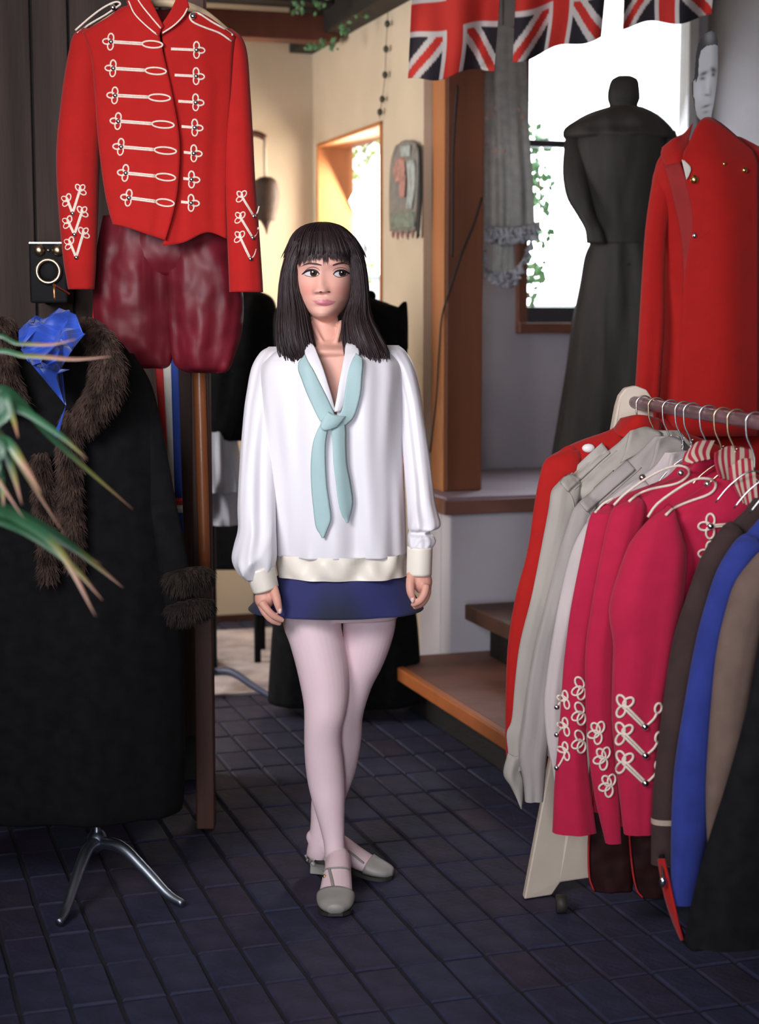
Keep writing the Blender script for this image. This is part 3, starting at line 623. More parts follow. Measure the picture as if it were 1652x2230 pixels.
o = sil('skirt', [(1215, 615, 868, 4.035, .70), (1240, 612, 874, 4.035, .72), (1262, 600, 884, 4.037, .74), (1295, 570, 902, 4.045, .74), (1325, 541, 921, 4.05, .72)], sk, person, cap=(False, False), N=24, M=90, fold=.018, nf=6, seed=2, p=2.15); solid(o, .004, 0)
# ---- shoes
def shoe(P, wd, ht, strapP, tbar, heelpts, lab):
    s = thing('shoe', None, None); bpy.data.objects.remove(s)
    R = footgeo(P, wd, ht, 40, 28); n = len(R); k0 = int(n*.60)
    up = R[k0:].copy(); c = up.mean(1, keepdims=True); up = c+(up-c)*1.10; up[:, :, 2] = np.maximum(up[:, :, 2], .008)
    V, Fc = loftgeo(up, True, (False, True)); o = obj('shoe', V, Fc, shoe_m, person); solid(o, .003, 0)
    # sole follows the foot, heel block below the rear
    sol = []
    for i in range(n):
        cc = R[i].mean(0); j = i/(n-1); s_ = R[i][0]-cc; zb_ = R[i][:, 2].min()
        zt = max(zb_+.002, .010); w_ = 1.06
        sol.append([cc*[1, 1, 0]+s_*[w_, w_, 0]+[0, 0, zt], cc*[1, 1, 0]-s_*[w_, w_, 0]+[0, 0, zt], cc*[1, 1, 0]-s_*[w_, w_, 0]+[0, 0, max(zt-.009, .001)], cc*[1, 1, 0]+s_*[w_, w_, 0]+[0, 0, max(zt-.009, .001)]])
    V, Fc = loftgeo(np.array(sol)); obj('sole', V, Fc, sole_m, o, smooth=False)
    h = R[2].mean(0); t = (R[8].mean(0)-R[0].mean(0))*[1, 1, 0]; t /= np.linalg.norm(t); q = np.array([-t[1], t[0], 0]); zt = R[4][:, 2].min()+.004
    hb = []
    for z, s1 in ((.001, .92), (.02, .88), (zt, 1.05)): hb.append([[*(h[:2]+t[:2]*(a*s1+.012)+q[:2]*b_*s1), z] for a, b_ in ((-.022, -.020), (.022, -.022), (.022, .022), (-.022, .020))])
    V, Fc = loftgeo(np.array(hb)); bevel(obj('heel', V, Fc, shoe_m, o, smooth=False), .003)
    # counter band around the heel, ankle strap and T-bar as bands on the foot surface
    for st_ in strapP:
        Q = np.array([hit(Bb, x, y, .0015, 3.95) for x, y in spl(st_, 26)]); V, Fc = tubegeo(Q, .0042, 8, flat=.55); obj('strap', V, Fc, shoe_m, o)
    return o
shA = shoe(FA, wA, hA, [[(706, 1896), (712, 1892), (730, 1890), (748, 1890), (760, 1893)], [(717, 1893), (722, 1915), (727, 1940), (731, 1962)]], None, None, '')
shB = shoe(FB, [.018, .029, .032, .036, .038, .028, .010], [.030, .040, .036, .026, .018, .013, .008], [[(667, 1872), (680, 1878), (695, 1877), (707, 1872)], [(758, 1852), (775, 1866), (792, 1880)], [(664, 1862), (672, 1872), (684, 1884)]], None, None, '')
ball('buckle', hit(Bb, 706, 1908, .004, 3.96), .0045, mat('brass_buckle', (.8, .6, .25), .25, .05, metal=1.0), shA)
# ---- hair: cap, back fall, two side curtains and a fringe, with strands lying on them
HY = 4.055
cap_rows = [(484.5, 702, 706, HY+.005, 1.0), (486, 682, 722, HY+.004, 1.15), (492, 662, 741, HY, 1.2), (504, 645, 757, HY, 1.18), (520, 634, 771, HY, 1.15), (540, 627, 782, HY, 1.12), (556, 623, 788, HY+.004, 1.10), (566, 621, 790, HY+.012, 1.03)]
back_rows = [(545, 630, 784, 4.09, .8), (600, 616, 796, 4.10, .8), (660, 612, 800, 4.11, .75), (720, 612, 812, 4.12, .55), (760, 622, 824, 4.13, .4), (785, 640, 815, 4.13, .3)]
left_rows = [(520, 636, 690, 4.03, 1.4), (545, 626, 672, 4.03, 1.6), (567, 619, 659, 4.03, 1.9), (598, 612, 652, 4.03, 2.0), (637, 608, 657, 4.025, 1.7), (670, 608, 666, 4.015, 1.4), (705, 606, 672, 4.00, 1.2), (740, 609, 678, 3.985, .95), (768, 620, 684, 3.975, .7), (786, 640, 688, 3.972, .45), (794, 658, 682, 3.972, .3)]
right_rows = [(520, 715, 773, 4.03, 1.4), (545, 742, 785, 4.03, 1.6), (574, 756, 795, 4.03, 1.9), (614, 763, 800, 4.03, 2.0), (650, 762, 802, 4.025, 1.7), (685, 749, 806, 4.015, 1.3), (715, 748, 818, 4.00, 1.1), (745, 754, 834, 3.985, .8), (768, 768, 842, 3.978, .6), (785, 785, 838, 3.974, .4)]
hg = []; st_lines = []
for rows, n_, sd in ((cap_rows, 260, 1), (back_rows, 160, 2), (left_rows, 330, 3), (right_rows, 330, 4)):
    R = silrings(rows, N=40, M=64, fold=.012, nf=13, seed=sd, p=2.05, ramp=(.2, 1.)); c = R.mean(1, keepdims=True)
    hg.append(loftgeo(c+(R-c)*.975)); rnd = np.random.RandomState(sd)
    for k in range(n_):
        a = rnd.rand()*64; j = int(a); f = a-j; line = R[:, j % 64]*(1-f)+R[:, (j+1) % 64]*f; cc = R.mean(1)
        line = cc+(line-cc)*rnd.uniform(.965, 1.035)
        i0 = rnd.randint(0, 6); i1 = 40-rnd.randint(0, 5) if sd != 1 else 40
        line = line[i0:i1:3].copy(); t = np.linspace(0, 1, len(line)); line[:, 0] += rnd.normal(0, .002)*t*t*3; line[:, 1] += rnd.normal(0, .0015)*t; line[:, 2] -= (rnd.rand()*.042*t**3 if sd > 1 else 0)
        st_lines.append((line, rnd.uniform(.0008, .0017)))
rnd = np.random.RandomState(11)
Bcap = bvh(obj('tmp', *hg[0], hair_m))
bpy.data.objects.remove(bpy.data.objects['tmp'], do_unlink=True)
for k in range(280):                                         # fringe
    s = rnd.rand(); x1 = 644+s*128; e = (x1-707)/60
    y1 = 563+17*abs(e)**2.4+rnd.normal(0, 4.5)+(7 if abs(x1-708) < 6 else 0)-(6 if 683 < x1 < 700 or 718 < x1 < 738 else 0)*rnd.rand()
    x0 = 707+(x1-707)*.55; pts = []
    for t in np.linspace(0, 1, 9):
        x = x0+(x1-x0)*t**.8; y = 505+(y1-505)*t
        P = hit(Bcap, x, min(y, 556), .001, 3.95); Pf = hit(Bb, x, y, .006, 3.955) if y > 552 else P
        w = np.clip((y-548)/12, 0, 1); d = ray(x, y); Q = CAM+d*((P[1]*(1-w)+min(Pf[1], P[1]+.02)*w)/d[1]); pts.append(Q+[0, rnd.uniform(-.001, .001), 0])
    st_lines.append((np.array(pts), rnd.uniform(.0009, .0018)))
for k in range(60):                                          # stray ends along the outline
    side = rnd.rand() < .5; y = rnd.uniform(560, 760); x = np.interp(y, [560, 640, 740], [621, 608, 606]) if side else np.interp(y, [560, 640, 760], [791, 801, 840])
    sgn = -1 if side else 1; L_ = rnd.uniform(20, 55)
    st_lines.append((np.array([W(x-sgn*6, y, 4.03), W(x+sgn*1, y+L_*.4, 4.03), W(x+sgn*rnd.uniform(1, 7), y+L_, 4.03)]), .0007))
gs = list(hg)
for line, r in st_lines:
    n = len(line); gs.append(tubegeo(line, np.concatenate([np.full(n-2, r), [r*.7, r*.15]]), 4, cap=False))
V, Fc = merge(*gs); obj('hair', V, Fc, hair_m, person)
# ================================================================ left side
red_m = mat('scarlet_wool', (.38, .008, .006), .85, .05, 25, .12, 300, sheen=.08, spec=.25)
red_dark = mat('scarlet_lining', (.12, .008, .008), .9, .15, 20)
braid_m = mat('cream_braid', (.74, .62, .52), .7, .08, 200, .1, 400)
silver_m = mat('silver_button', (.70, .70, .72), .2, .05, metal=1.0)
leather_m = mat('maroon_leather', (.12, .007, .014), .5, .25, 9, .6, 19, stretch=(1, 1, .8), bdist=.03, spec=.3)
JY = 4.2
base = W(350, 522, JY)
jk = thing('band_jacket', 'scarlet band jacket with seven rows of cream frogging hanging at upper left', 'jacket', base)
jd = lambda px, py: -.085*max(0, 1-((px-350)/205)**2)
def jrow(pts): return [(x, y, JY) for x, y in pts]
# back of the jacket with its collar lining, then the two fronts
sheet('back_panel', [jrow([(200, 60), (285, 12), (350, 22), (420, 18), (505, 75)]), jrow([(205, 200), (350, 205), (500, 200)]), jrow([(218, 350), (350, 352), (490, 350)]), jrow([(245, 486), (350, 500), (490, 500)])], red_dark, jk, depth=lambda x, y: .06*max(0, 1-((x-350)/205)**2), th=.004)
pR = sheet('front_panel', [jrow([(352, 74), (392, 42), (440, 30), (512, 80)]), jrow([(358, 120), (400, 112), (450, 110), (506, 120)]), jrow([(366, 200), (410, 196), (460, 196), (502, 200)]), jrow([(374, 300), (415, 296), (455, 296), (496, 300)]), jrow([(374, 400), (410, 398), (450, 396), (493, 400)]), jrow([(366, 480), (405, 478), (450, 470), (492, 470)]), jrow([(354, 536), (400, 528), (450, 506), (494, 520)])], red_m, jk, depth=jd, N=44, M=24, rip=.0022, nf=2, seed=3)
pL = sheet('front_panel', [jrow([(180, 70), (232, 40), (284, 14), (347, 78)]), jrow([(198, 120), (250, 112), (300, 112), (358, 128)]), jrow([(207, 200), (260, 198), (320, 198), (375, 205)]), jrow([(214, 300), (270, 300), (330, 300), (391, 305)]), jrow([(226, 400), (280, 402), (335, 402), (388, 400)]), jrow([(238, 460), (285, 462), (330, 464), (378, 460)]), jrow([(247, 488), (282, 497), (320, 510), (360, 523)])], red_m, jk, depth=lambda x, y: jd(x, y)-.014, N=44, M=26, rip=.0025, nf=2, seed=1)
slL = sil('sleeve', [(62, 184, 214, JY+.01, 1.2), (78, 163, 228, JY, 1.1), (110, 153, 226, JY-.005), (200, 138, 226, JY-.01), (330, 125, 216, JY-.02), (450, 129, 212, JY-.03), (560, 139, 208, JY-.035), (600, 145, 206, JY-.035), (630, 150, 204, JY-.035)], red_m, jk, cap=(True, False), dr=.9, N=50, M=32, fold=.05, nf=4, seed=5)
slR = sil('sleeve', [(66, 478, 506, JY+.01, 1.2), (84, 478, 526, JY, 1.1), (120, 484, 537, JY-.005), (200, 486, 543, JY-.01), (300, 487, 549, JY-.02), (400, 491, 554, JY-.03), (500, 496, 562, JY-.035), (600, 500, 569, JY-.035), (636, 501, 571, JY-.035)], red_m, jk, cap=(True, False), dr=.9, N=50, M=32, fold=.05, nf=4, seed=6)
solid(slL, .004, 0); solid(slR, .004, 0)
cLp = sheet('collar', [jrow([(276, 6), (285, -26), (300, -40)]), jrow([(290, 30), (302, 0), (318, -18)]), jrow([(318, 60), (326, 36), (338, 20)]), jrow([(347, 78), (350, 66), (356, 58)])], red_m, jk, depth=lambda x, y: jd(x, y)-.02, N=16, M=8, th=.006)
cRp = sheet('collar', [jrow([(412, 16), (404, -14), (396, -30)]), jrow([(402, 36), (392, 10), (384, -4)]), jrow([(382, 56), (374, 36), (370, 26)]), jrow([(352, 76), (352, 64), (350, 56)])], red_m, jk, depth=lambda x, y: jd(x, y)-.012, N=16, M=8, th=.006)
bc = bvh(cLp, cRp)
cord('collar_braid', [(280, 2), (293, 30), (318, 56), (343, 76)], bc, .0025, braid_m, jk, 18, Y=JY-.1); cord('collar_braid', [(290, -20), (306, 8), (328, 36), (350, 62)], bc, .0025, braid_m, jk, 18, Y=JY-.1)
cord('collar_braid', [(408, 18), (398, 36), (378, 56), (354, 72)], bc, .0025, braid_m, jk, 18, Y=JY-.1)
Bj = bvh(pL, pR, slL, slR)
EL = bvh(slL, pL)
for (pts, bt) in (([(166, 72), (190, 52), (222, 34), (248, 18), (258, 10)], (246, 15)), ([(166, 70), (200, 42), (235, 20), (256, 8)], None)): pass
def epaulette(pts, bt, B, Y, parent, r=.0026, m=braid_m):
    """A padded shoulder strap outlined with cord, buttoned near the neck."""
    P = spl(pts, 30); Q = np.array([hit(B, x, y, .004, Y) for x, y in P]); V, Fc = tubegeo(Q, r, 6); o = obj('epaulette', V, Fc, m, parent)
    ball('button', hit(B, *bt, .006, Y), .0075, silver_m, o, sc=(1, .8, 1)); return o
epaulette([(168, 72), (196, 52), (230, 32), (256, 14), (262, 8), (252, 4), (226, 16), (196, 38), (164, 66)], (246, 16), Bj, JY-.04, jk)
epaulette([(504, 90), (478, 72), (446, 60), (420, 48), (413, 36), (420, 27), (434, 30), (462, 48), (494, 66), (506, 76)], (420, 35), Bj, JY-.04, jk)
tl = [(242, 91), (247, 149), (251, 208), (258, 264), (264, 320), (274, 377), (281, 431)]; tr = [(354, 98), (362, 156), (371, 214), (379, 273), (384, 330), (382, 388), (379, 444)]
for (x0, y0), (x1, y1) in zip(tl, tr):
    a = math.degrees(math.atan2(y1-y0, x1-x0)); xm, ym = x0+(x1-x0)*.60, y0+(y1-y0)*.60
    L_ = math.hypot(x1-xm, y1-ym)
    frog(jk, Bj, .0023, braid_m, silver_m, petals(x0, y0, (a+180, a-95, a+95), 18, 12)+[[(x0, y0-2), ((x0+xm)/2, (y0+ym)/2-2), (xm, ym-2)], [(x0, y0+2), ((x0+xm)/2, (y0+ym)/2+2), (xm, ym+2)]]+petals(xm, ym, (a,), L_, 15), button=(x0, y0), br=.0062, Y=JY-.1)
for (x0, y0), xe in zip([(428, 109), (427, 166), (426, 223), (424, 278), (422, 334), (417, 391), (416, 442)], (372, 380, 388, 395, 400, 399, 394)):
    frog(jk, Bj, .0023, braid_m, silver_m, petals(x0, y0, (5, -90, 90), 18, 12)+[[(x0, y0-1.5), (xe, y0-4)], [(x0, y0+1.5), (xe, y0-1)]], button=(x0, y0), br=.0062, Y=JY-.08)
for (la, ra, bt) in (((148, 437), (174, 415), (158, 465)), ((150, 485), (178, 463), (162, 511)), ((154, 531), (181, 509), (166, 561))):
    ls = []
    for (x, y), da in ((la, (-150, -80, 130)), (ra, (-120, -50, 30))):
        ls += petals(x, y, da, 15, 10); ls += [[(x-1.5, y), ((x+bt[0])/2-1.5, (y+bt[1])/2), (bt[0]-1.5, bt[1])], [(x+1.5, y), ((x+bt[0])/2+1.5, (y+bt[1])/2), (bt[0]+1.5, bt[1])]]
    frog(jk, Bj, .0021, braid_m, silver_m, ls, 'cuff_braid', bt, .0055, JY-.06)
for (x, y), bt in (((527, 429), (552, 471)), ((524, 475), (550, 518)), ((523, 517), (545, 564))):
    frog(jk, Bj, .0020, braid_m, silver_m, petals(x, y, (-60, -130, 140), 15, 10)+[[(x-1.5, y), (bt[0]-1.5, bt[1])], [(x+1.5, y), (bt[0]+1.5, bt[1])], [bt, (bt[0]+8, bt[1]-8), (bt[0]+12, bt[1]-22)]], 'cuff_braid', bt, .0055, JY-.06)
# hanger of the jacket
wood_h = mat('pale_hanger_wood', (.62, .46, .28), .5, .15, 8)
hg_ = thing('clothes_hanger', 'pale wooden hanger inside the scarlet frogged jacket at upper left', 'hanger', W(352, 20, JY))
tube('shoulder_bar', [W(205, 62, JY+.01), W(270, 26, JY+.005), W(345, 4, JY), W(430, 22, JY+.005), W(500, 72, JY+.01)], [.008, .011, .013, .011, .008], wood_h, hg_, n=24)
hx = W(350, 2, JY); tube('hook', [hx, hx+(0, 0, .05), hx+(.012, 0, .075), hx+(.0, 0, .095), hx+(-.014, 0, .08)], .0022, metal_m, hg_, n=20, sides=6)
tube('suspension_cord', [hx+(0, 0, .094), hx+(-.0, .06, .4), hx+(0, .2, ZC-hx[2]-.001)], .0025, cable_m, hg_, n=8, sides=5)
# maroon leather breeches below the jacket
tr_ = thing('leather_breeches', 'maroon leather knee breeches hanging below the scarlet band jacket', 'trousers', W(370, 800, JY+.06))
TY = JY+.06
o1 = sil('trouser_leg', [(470, 225, 372, TY, .5), (540, 212, 374, TY), (620, 204, 376, TY), (700, 208, 378, TY), (760, 232, 376, TY), (792, 262, 372, TY), (802, 290, 366, TY, .5)], leather_m, tr_, N=50, M=48, fold=.17, nf=4, seed=12, dr=.6)
o2 = sil('trouser_leg', [(470, 366, 500, TY), (560, 364, 512, TY-.01), (640, 366, 526, TY-.015), (720, 370, 524, TY-.02), (780, 376, 508, TY-.02), (802, 388, 500, TY-.02), (812, 410, 490, TY-.02, .4)], leather_m, tr_, N=50, M=48, fold=.17, nf=4, seed=21, dr=.6)
sil('seat', [(440, 262, 470, TY+.02, .5), (500, 235, 492, TY+.02, .5), (560, 228, 500, TY+.02, .5), (600, 240, 490, TY+.02, .4)], leather_m, tr_, N=16, M=40, fold=.05, nf=5, dr=.5)
sheet('coat_tail', [[(205, 600, TY+.03), (214, 598, TY+.03)], [(203, 640, TY+.03), (212, 640, TY+.03)], [(201, 712, TY+.03), (204, 712, TY+.03)]], red_m, jk, N=10, M=4)
# antique wall telephone
tb = thing('wall_telephone', 'antique black wall telephone box with two brass bells and mouthpiece ring', 'telephone', UV(4.85, .0, 1.3))
ph_m = mat('black_lacquer', (.010, .010, .011), .7, .2, spec=.15); brass = mat('aged_brass', (.60, .46, .30), .3, .15, 20, metal=1.0)
TYp = 4.56
a_, b_ = W(62, 527, TYp), W(147, 660, TYp)
def xbox(name, p0, p1, y0, y1, m, parent, bw=.003):
    x0, x1 = sorted((p0[0], p1[0])); z0, z1 = sorted((p0[2], p1[2])); return vbox(name, x0, x1, y0, y1, z0, z1, m, parent, bw)
TB = W(100, 600, TYp); 
xbox('case', a_, b_, TYp, TYp+.10, ph_m, tb, .006); xbox('chrome_edge', W(63, 530, TYp), W(67, 650, TYp), TYp-.004, TYp, silver_m, tb, .001); xbox('chrome_edge', W(63, 527, TYp), W(146, 531, TYp), TYp-.004, TYp, silver_m, tb, .001)
for x in (85, 125): ball('bell', W(x, 545, TYp-.006), .0165, brass, tb, sc=(1, .7, 1))
ball('clapper', W(105, 545, TYp-.004), .005, brass, tb)
ang = np.linspace(0, 2*math.pi, 33); cc = W(105, 591, TYp-.012)
V, Fc = tubegeo([cc+np.array([math.cos(a)*.031, 0, math.sin(a)*.031]) for a in ang], .0055, 10, cap=False); obj('mouthpiece_ring', V, Fc, brass, tb)
ball('mouthpiece', cc+np.array([0, .012, 0]), .027, ph_m, tb, sc=(1, .3, 1))
tube('bracket', [W(105, 655, TYp+.05), W(105, 655, TYp+.3)], .012, ph_m, tb, n=4)
# crumpled blue cloth on a copper hook
blue_m = mat('crumpled_blue_fabric', (.015, .055, .34), .45, .25, 10, .9, 16, bdist=.05, sheen=.2)
BY = 3.72
R = silrings([(648, 108, 142, BY, .8), (665, 92, 150, BY), (700, 60, 158, BY), (740, 52, 172, BY), (780, 56, 170, BY), (820, 72, 160, BY), (860, 84, 152, BY), (900, 100, 146, BY), (930, 112, 140, BY), (955, 122, 130, BY, 1)], N=44, M=40, fold=.02, nf=4, seed=3, dr=.6, p=2)
rnd = np.random.RandomState(5)
for k in range(46):                                            # crumple: sharp facets
    n = rnd.normal(0, 1, 3); n[1] = -abs(n[1]); n /= np.linalg.norm(n); c = R[rnd.randint(3, 40), rnd.randint(40)]; d = (R-c)@n; m_ = (np.linalg.norm(R-c, axis=2) < .05)
    R = R-np.where(m_ & (d > -.004), d+.004, 0)[..., None]*n*.9
V, Fc = loftgeo(R); bcl = obj('blue_cloth', V, Fc, blue_m, smooth=False); tag(bcl, 'crumpled bright blue cloth bunched to a point over the black fur coat', 'cloth')
tube('copper_hook', [W(119, 652, BY), W(118, 630, BY), W(119, 622, BY+.02), W(119, 622, BY+.1), W(150, 640, 3.97)], .0028, mat('copper_wire', (.6, .28, .12), .4, .1, metal=1.0), bcl, n=20, sides=6)
# black coat with fur trimmings on a stand
CYp = 3.98
black_coat_m = mat('black_coat_wool', (.0045, .0042, .0045), .95, .3, 30, .1, 200, spec=.12)
ct = thing('fur_trimmed_coat', 'long black coat with brown fur lapels and cuffs on a stand at left', 'coat', (W(140, 1700, CYp)[0], CYp, .22))
cb = sil('coat_body', [(715, 20, 220, CYp+.02, .6), (745, -30, 262, CYp), (800, -70, 300, CYp), (870, -95, 334, CYp), (980, -110, 362, CYp), (1100, -120, 380, CYp), (1250, -130, 398, CYp), (1450, -140, 402, CYp), (1650, -150, 404, CYp), (1745, -150, 400, CYp), (1760, -140, 392, CYp, .5)], black_coat_m, ct, N=60, M=64, fold=.05, nf=7, seed=5, dr=.55)
cs = sil('sleeve', [(770, 225, 290, CYp, .9), (830, 250, 326, CYp-.01), (900, 272, 346, CYp-.02), (1000, 298, 366, CYp-.04), (1100, 318, 384, CYp-.06), (1200, 340, 404, CYp-.08), (1300, 356, 424, CYp-.1), (1340, 362, 430, CYp-.1)], black_coat_m, ct, N=40, M=28, fold=.06, nf=4, seed=7, dr=.9)
sil('sleeve', [(770, -10, -60, CYp, .9), (900, -100, -30, CYp-.02), (1100, -130, -60, CYp-.05), (1300, -150, -80, CYp-.08)], black_coat_m, ct, N=30, M=24, fold=.06, nf=4, seed=8, dr=.9)
fur_m = mat('brown_fur', (.012, .007, .005), .9, .5, 34, col2=(.070, .042, .032), spec=.2); fur_d = mat('dark_fur', (.008, .006, .005), .9, .5, 30, col2=(.03, .019, .015), spec=.2)
def fur(name, spine, rad, n, L_, m, parent, seed, droop=1.0):
    """A pelt along a spine: core tube covered with tapering hairs."""
    rnd = np.random.RandomState(seed); S = spl(spine, 60); r = spl(rad, 60)[:, 0]; g = [tubegeo(S, r*.8, 12)]; V = []; Fc = []
    T = np.gradient(S, axis=0); T /= np.linalg.norm(T, axis=1)[:, None]
    for k in range(n):
        i = rnd.randint(60); q = rnd.normal(0, 1, 3); q -= T[i]*(q@T[i]); q /= np.linalg.norm(q); q[1] = -abs(q[1])*.9 if rnd.rand() < .7 else q[1]
        P = S[i]+q*r[i]*.8+T[i]*rnd.uniform(-.006, .006); ln = L_*rnd.uniform(.5, 1.3); d1 = q*.55+np.array([rnd.normal(0, .25), -.1, -.55*droop]); d1 /= np.linalg.norm(d1); d2 = d1+np.array([rnd.normal(0, .3), 0, -.7*droop]); d2 /= np.linalg.norm(d2)
        s = np.cross(d1, [0.2, 1, .1]); s /= np.linalg.norm(s); w = rnd.uniform(.0007, .0014); kk = len(V)
        V += [P-s*w, P+s*w, P+d1*ln*.5+s*w*.8, P+d1*ln*.5-s*w*.8, P+d1*ln*.5+d2*ln*.5]; Fc += [(kk, kk+1, kk+2, kk+3), (kk+3, kk+2, kk+4)]
    g.append((V, Fc)); VV, FF = merge(*g); return obj(name, VV, FF, m, parent, kind='stuff')
fy = CYp-.15
fur('fur_collar', [W(190, 705, fy+.08), W(222, 745, fy+.02), W(236, 800, fy-.01), (W(228, 850, fy-.02)), W(200, 890, fy-.02), W(176, 930, fy-.02)], [.02, .034, .040, .040, .034, .026], 3600, .026, fur_m, ct, 1)
fur('fur_lapel', [W(160, 900, fy-.02), W(152, 980, fy-.02), W(152, 1060, fy-.03), W(158, 1140, fy-.03), W(164, 1230, fy-.03)], [.022, .026, .024, .022, .016], 3000, .024, fur_m, ct, 2)
fur('fur_lapel', [W(88, 990, fy-.02), W(96, 1080, fy-.02), W(104, 1160, fy-.03), W(106, 1260, fy-.03)], [.016, .022, .022, .016], 2200, .023, fur_m, ct, 3)
fur('fur_collar', [W(10, 705, fy+.06), W(-4, 760, fy), W(10, 820, fy-.02), W(40, 880, fy-.02)], [.03, .036, .034, .024], 2200, .024, fur_m, ct, 4)
fur('fur_cuff', [W(372, 1268, fy+.02), W(400, 1262, fy), W(430, 1256, fy+.02), W(446, 1254, fy+.05)], [.026, .030, .030, .024], 1600, .020, fur_d, ct, 6)
fur('fur_cuff', [W(378, 1335, fy+.02), W(404, 1330, fy), W(434, 1322, fy+.02), W(448, 1318, fy+.05)], [.024, .028, .028, .022], 1500, .020, fur_d, ct, 7)
stn = thing('coat_stand', 'silver coat stand with curved feet under the black fur coat', 'stand', (W(215, 1860, CYp)[0], CYp, 0))
sx0 = W(212, 1862, CYp)
tube('stem', [sx0*[1, 1, 0]+[0, 0, .10], sx0*[1, 1, 0]+[0, 0, 1.2]], .013, metal_m, stn, n=6, sides=12)
dull_silver = mat('dull_silver', (.30, .34, .40), .4, .15, metal=1.0)
tip = FL(398, 1968, .012)
for tgt in (tip, FL(128, 2010, .012), np.array([sx0[0]-.05, CYp+.26, .012])):
    P0 = sx0*[1, 1, 0]+np.array([0, 0, .115]); d = tgt-P0
    tube('foot', [P0, P0+d*[.28, .28, 0]+[0, 0, .002], P0+d*[.55, .55, .38], P0+d*[.82, .82, .85], tgt], [.016, .015, .014, .012, .009], dull_silver, stn, n=24, sides=12)
ball('hub', sx0*[1, 1, 0]+[0, 0, .12], .026, dull_silver, stn, sc=(1, 1, 1.1))
# striped scarf beside the post
scm = [mat('scarf_red', (.46, .02, .02), .85, .1, 20, .1, 200), mat('scarf_white', (.55, .52, .46), .85, .1, 20, .1, 200), mat('scarf_blue', (.012, .04, .22), .85, .1, 20, .1, 200)]
SY = 4.25
sf = thing('striped_scarf', 'long red, white and blue striped scarf hanging beside the dark post', 'scarf', W(375, 1150, SY))
def sy(x0, x1, y0, y1, k, dx0, dx1): sheet('stripe', [[(x0, y0, SY), (x1, y0, SY)], [((x0*.6+dx0*.4), y0*.6+y1*.4, SY-.01), ((x1*.6+dx1*.4), y0*.6+y1*.4, SY-.01)], [(dx0, y1, SY), (dx1, y1, SY)]], scm[k], sf, N=14, M=5, th=.003)
sy(336, 354, 780, 1120, 0, 362, 372); sy(354, 372, 780, 1120, 1, 372, 381); sy(372, 388, 780, 1085, 2, 380, 397)
sy(380, 397, 1085, 1100, 0, 381, 397.5); sy(381, 397.5, 1100, 1117, 1, 382, 398); sy(382, 398, 1117, 1160, 2, 384, 399)
sheet('stripe', [[(366, 1395, SY), (386, 1390, SY)], [(369, 1450, SY), (385, 1450, SY)], [(376, 1580, SY), (380, 1580, SY)]], scm[2], sf, N=10, M=5, th=.003)
sheet('stripe', [[(372, 1150, SY+.01), (392, 1150, SY+.01)], [(370, 1280, SY+.01), (388, 1280, SY+.01)], [(368, 1396, SY+.01), (387, 1396, SY+.01)]], scm[2], sf, N=10, M=5, th=.003)
tube('loop', [W(362, 782, SY), W(380, 770, SY+.02), W(420, 762, b0[1]-.026)], .004, scm[0], sf, n=8, sides=6)
# spiky potted plant at the left edge, its leaves reaching into view
PY = 2.55
pp = thing('potted_plant', 'spiky green plant with long pointed yellow-tipped leaves at the left edge', 'plant', (W(-400, 1200, PY)[0], PY, 0))
px0 = pp.location[0]
pot = [[(px0+r*math.cos(a), PY+r*math.sin(a), z) for a in np.linspace(0, 2*math.pi, 24, endpoint=False)] for r, z in ((.11, 0), (.125, .02), (.15, .26), (.165, .28), (.165, .31), (.145, .31), (.14, .27))]
V, Fc = loftgeo(np.array(pot)); obj('pot', V, Fc, mat('clay_pot', (.12, .05, .03), .8), pp)
tube('trunk', [(px0, PY, .25), (px0+.02, PY+.01, .7), (px0-.01, PY, 1.02), (px0, PY, 1.22)], [.028, .024, .022, .02], mat('palm_bark', (.10, .07, .045), .9, .3, 20, .5, 40), pp, n=16, sides=10)
lf = bpy.data.materials.new('blade_leaf'); lf.use_nodes = True; nt = lf.node_tree; bb = nt.nodes['Principled BSDF']; va = nt.nodes.new('ShaderNodeVertexColor'); va.layer_name = 'Col'; nt.links.new(va.outputs[0], bb.inputs['Base Color']); bb.inputs['Roughness'].default_value = .45
def blade(pts, w, dead=.82, seed=0):
    P = spl(pts, 30); T = np.gradient(P, axis=0); V = []; cs = []; rnd = np.random.RandomState(seed); g = rnd.uniform(.8, 1.2)
    for i in range(30):
        t = i/29; s = np.cross(T[i]/np.linalg.norm(T[i]), [.1, 1., .2]); s /= np.linalg.norm(s)
        ww = w*.78*(.55+.9*t if t < .35 else .865*(1-((t-.35)/.65)**2.2)+.02)
        for k, q in ((-1, .0), (-.5, -.4), (0, -.8), (.5, -.4), (1, 0)): V.append(P[i]+s*ww*k+np.array([0, 1, 0])*ww*.35*q*-1); k1 = np.clip((t-dead+.12)/.12, 0, 1); k2 = np.clip((t-dead)/.08, 0, 1); c = np.array([.016, .065, .028])*g*(1-k1)+np.array([.12, .11, .02])*k1; cs.append(c*(1-k2)+np.array([.20, .10, .06])*k2)
    o = obj('leaf', V, gridfaces(30, 5, False), lf, pp); setcol(o, cs)
crown = np.array([px0, PY, 1.2])
def leafpx(p, w, dead=.82, seed=0): blade([crown+np.array([.0, 0, .01*seed % .05]), *[W(*q) for q in p]], w, dead, seed)
leafpx([(-60, 1095, 2.5), (40, 1130, 2.45), (130, 1200, 2.4), (208, 1342, 2.35)], .013, .78, 1)
leafpx([(-60, 1110, 2.52), (60, 1160, 2.48), (150, 1225, 2.45), (224, 1308, 2.42)], .011, .84, 2)
leafpx([(-50, 1085, 2.6), (60, 1130, 2.6), (170, 1200, 2.6), (268, 1280, 2.6)], .014, .85, 3)
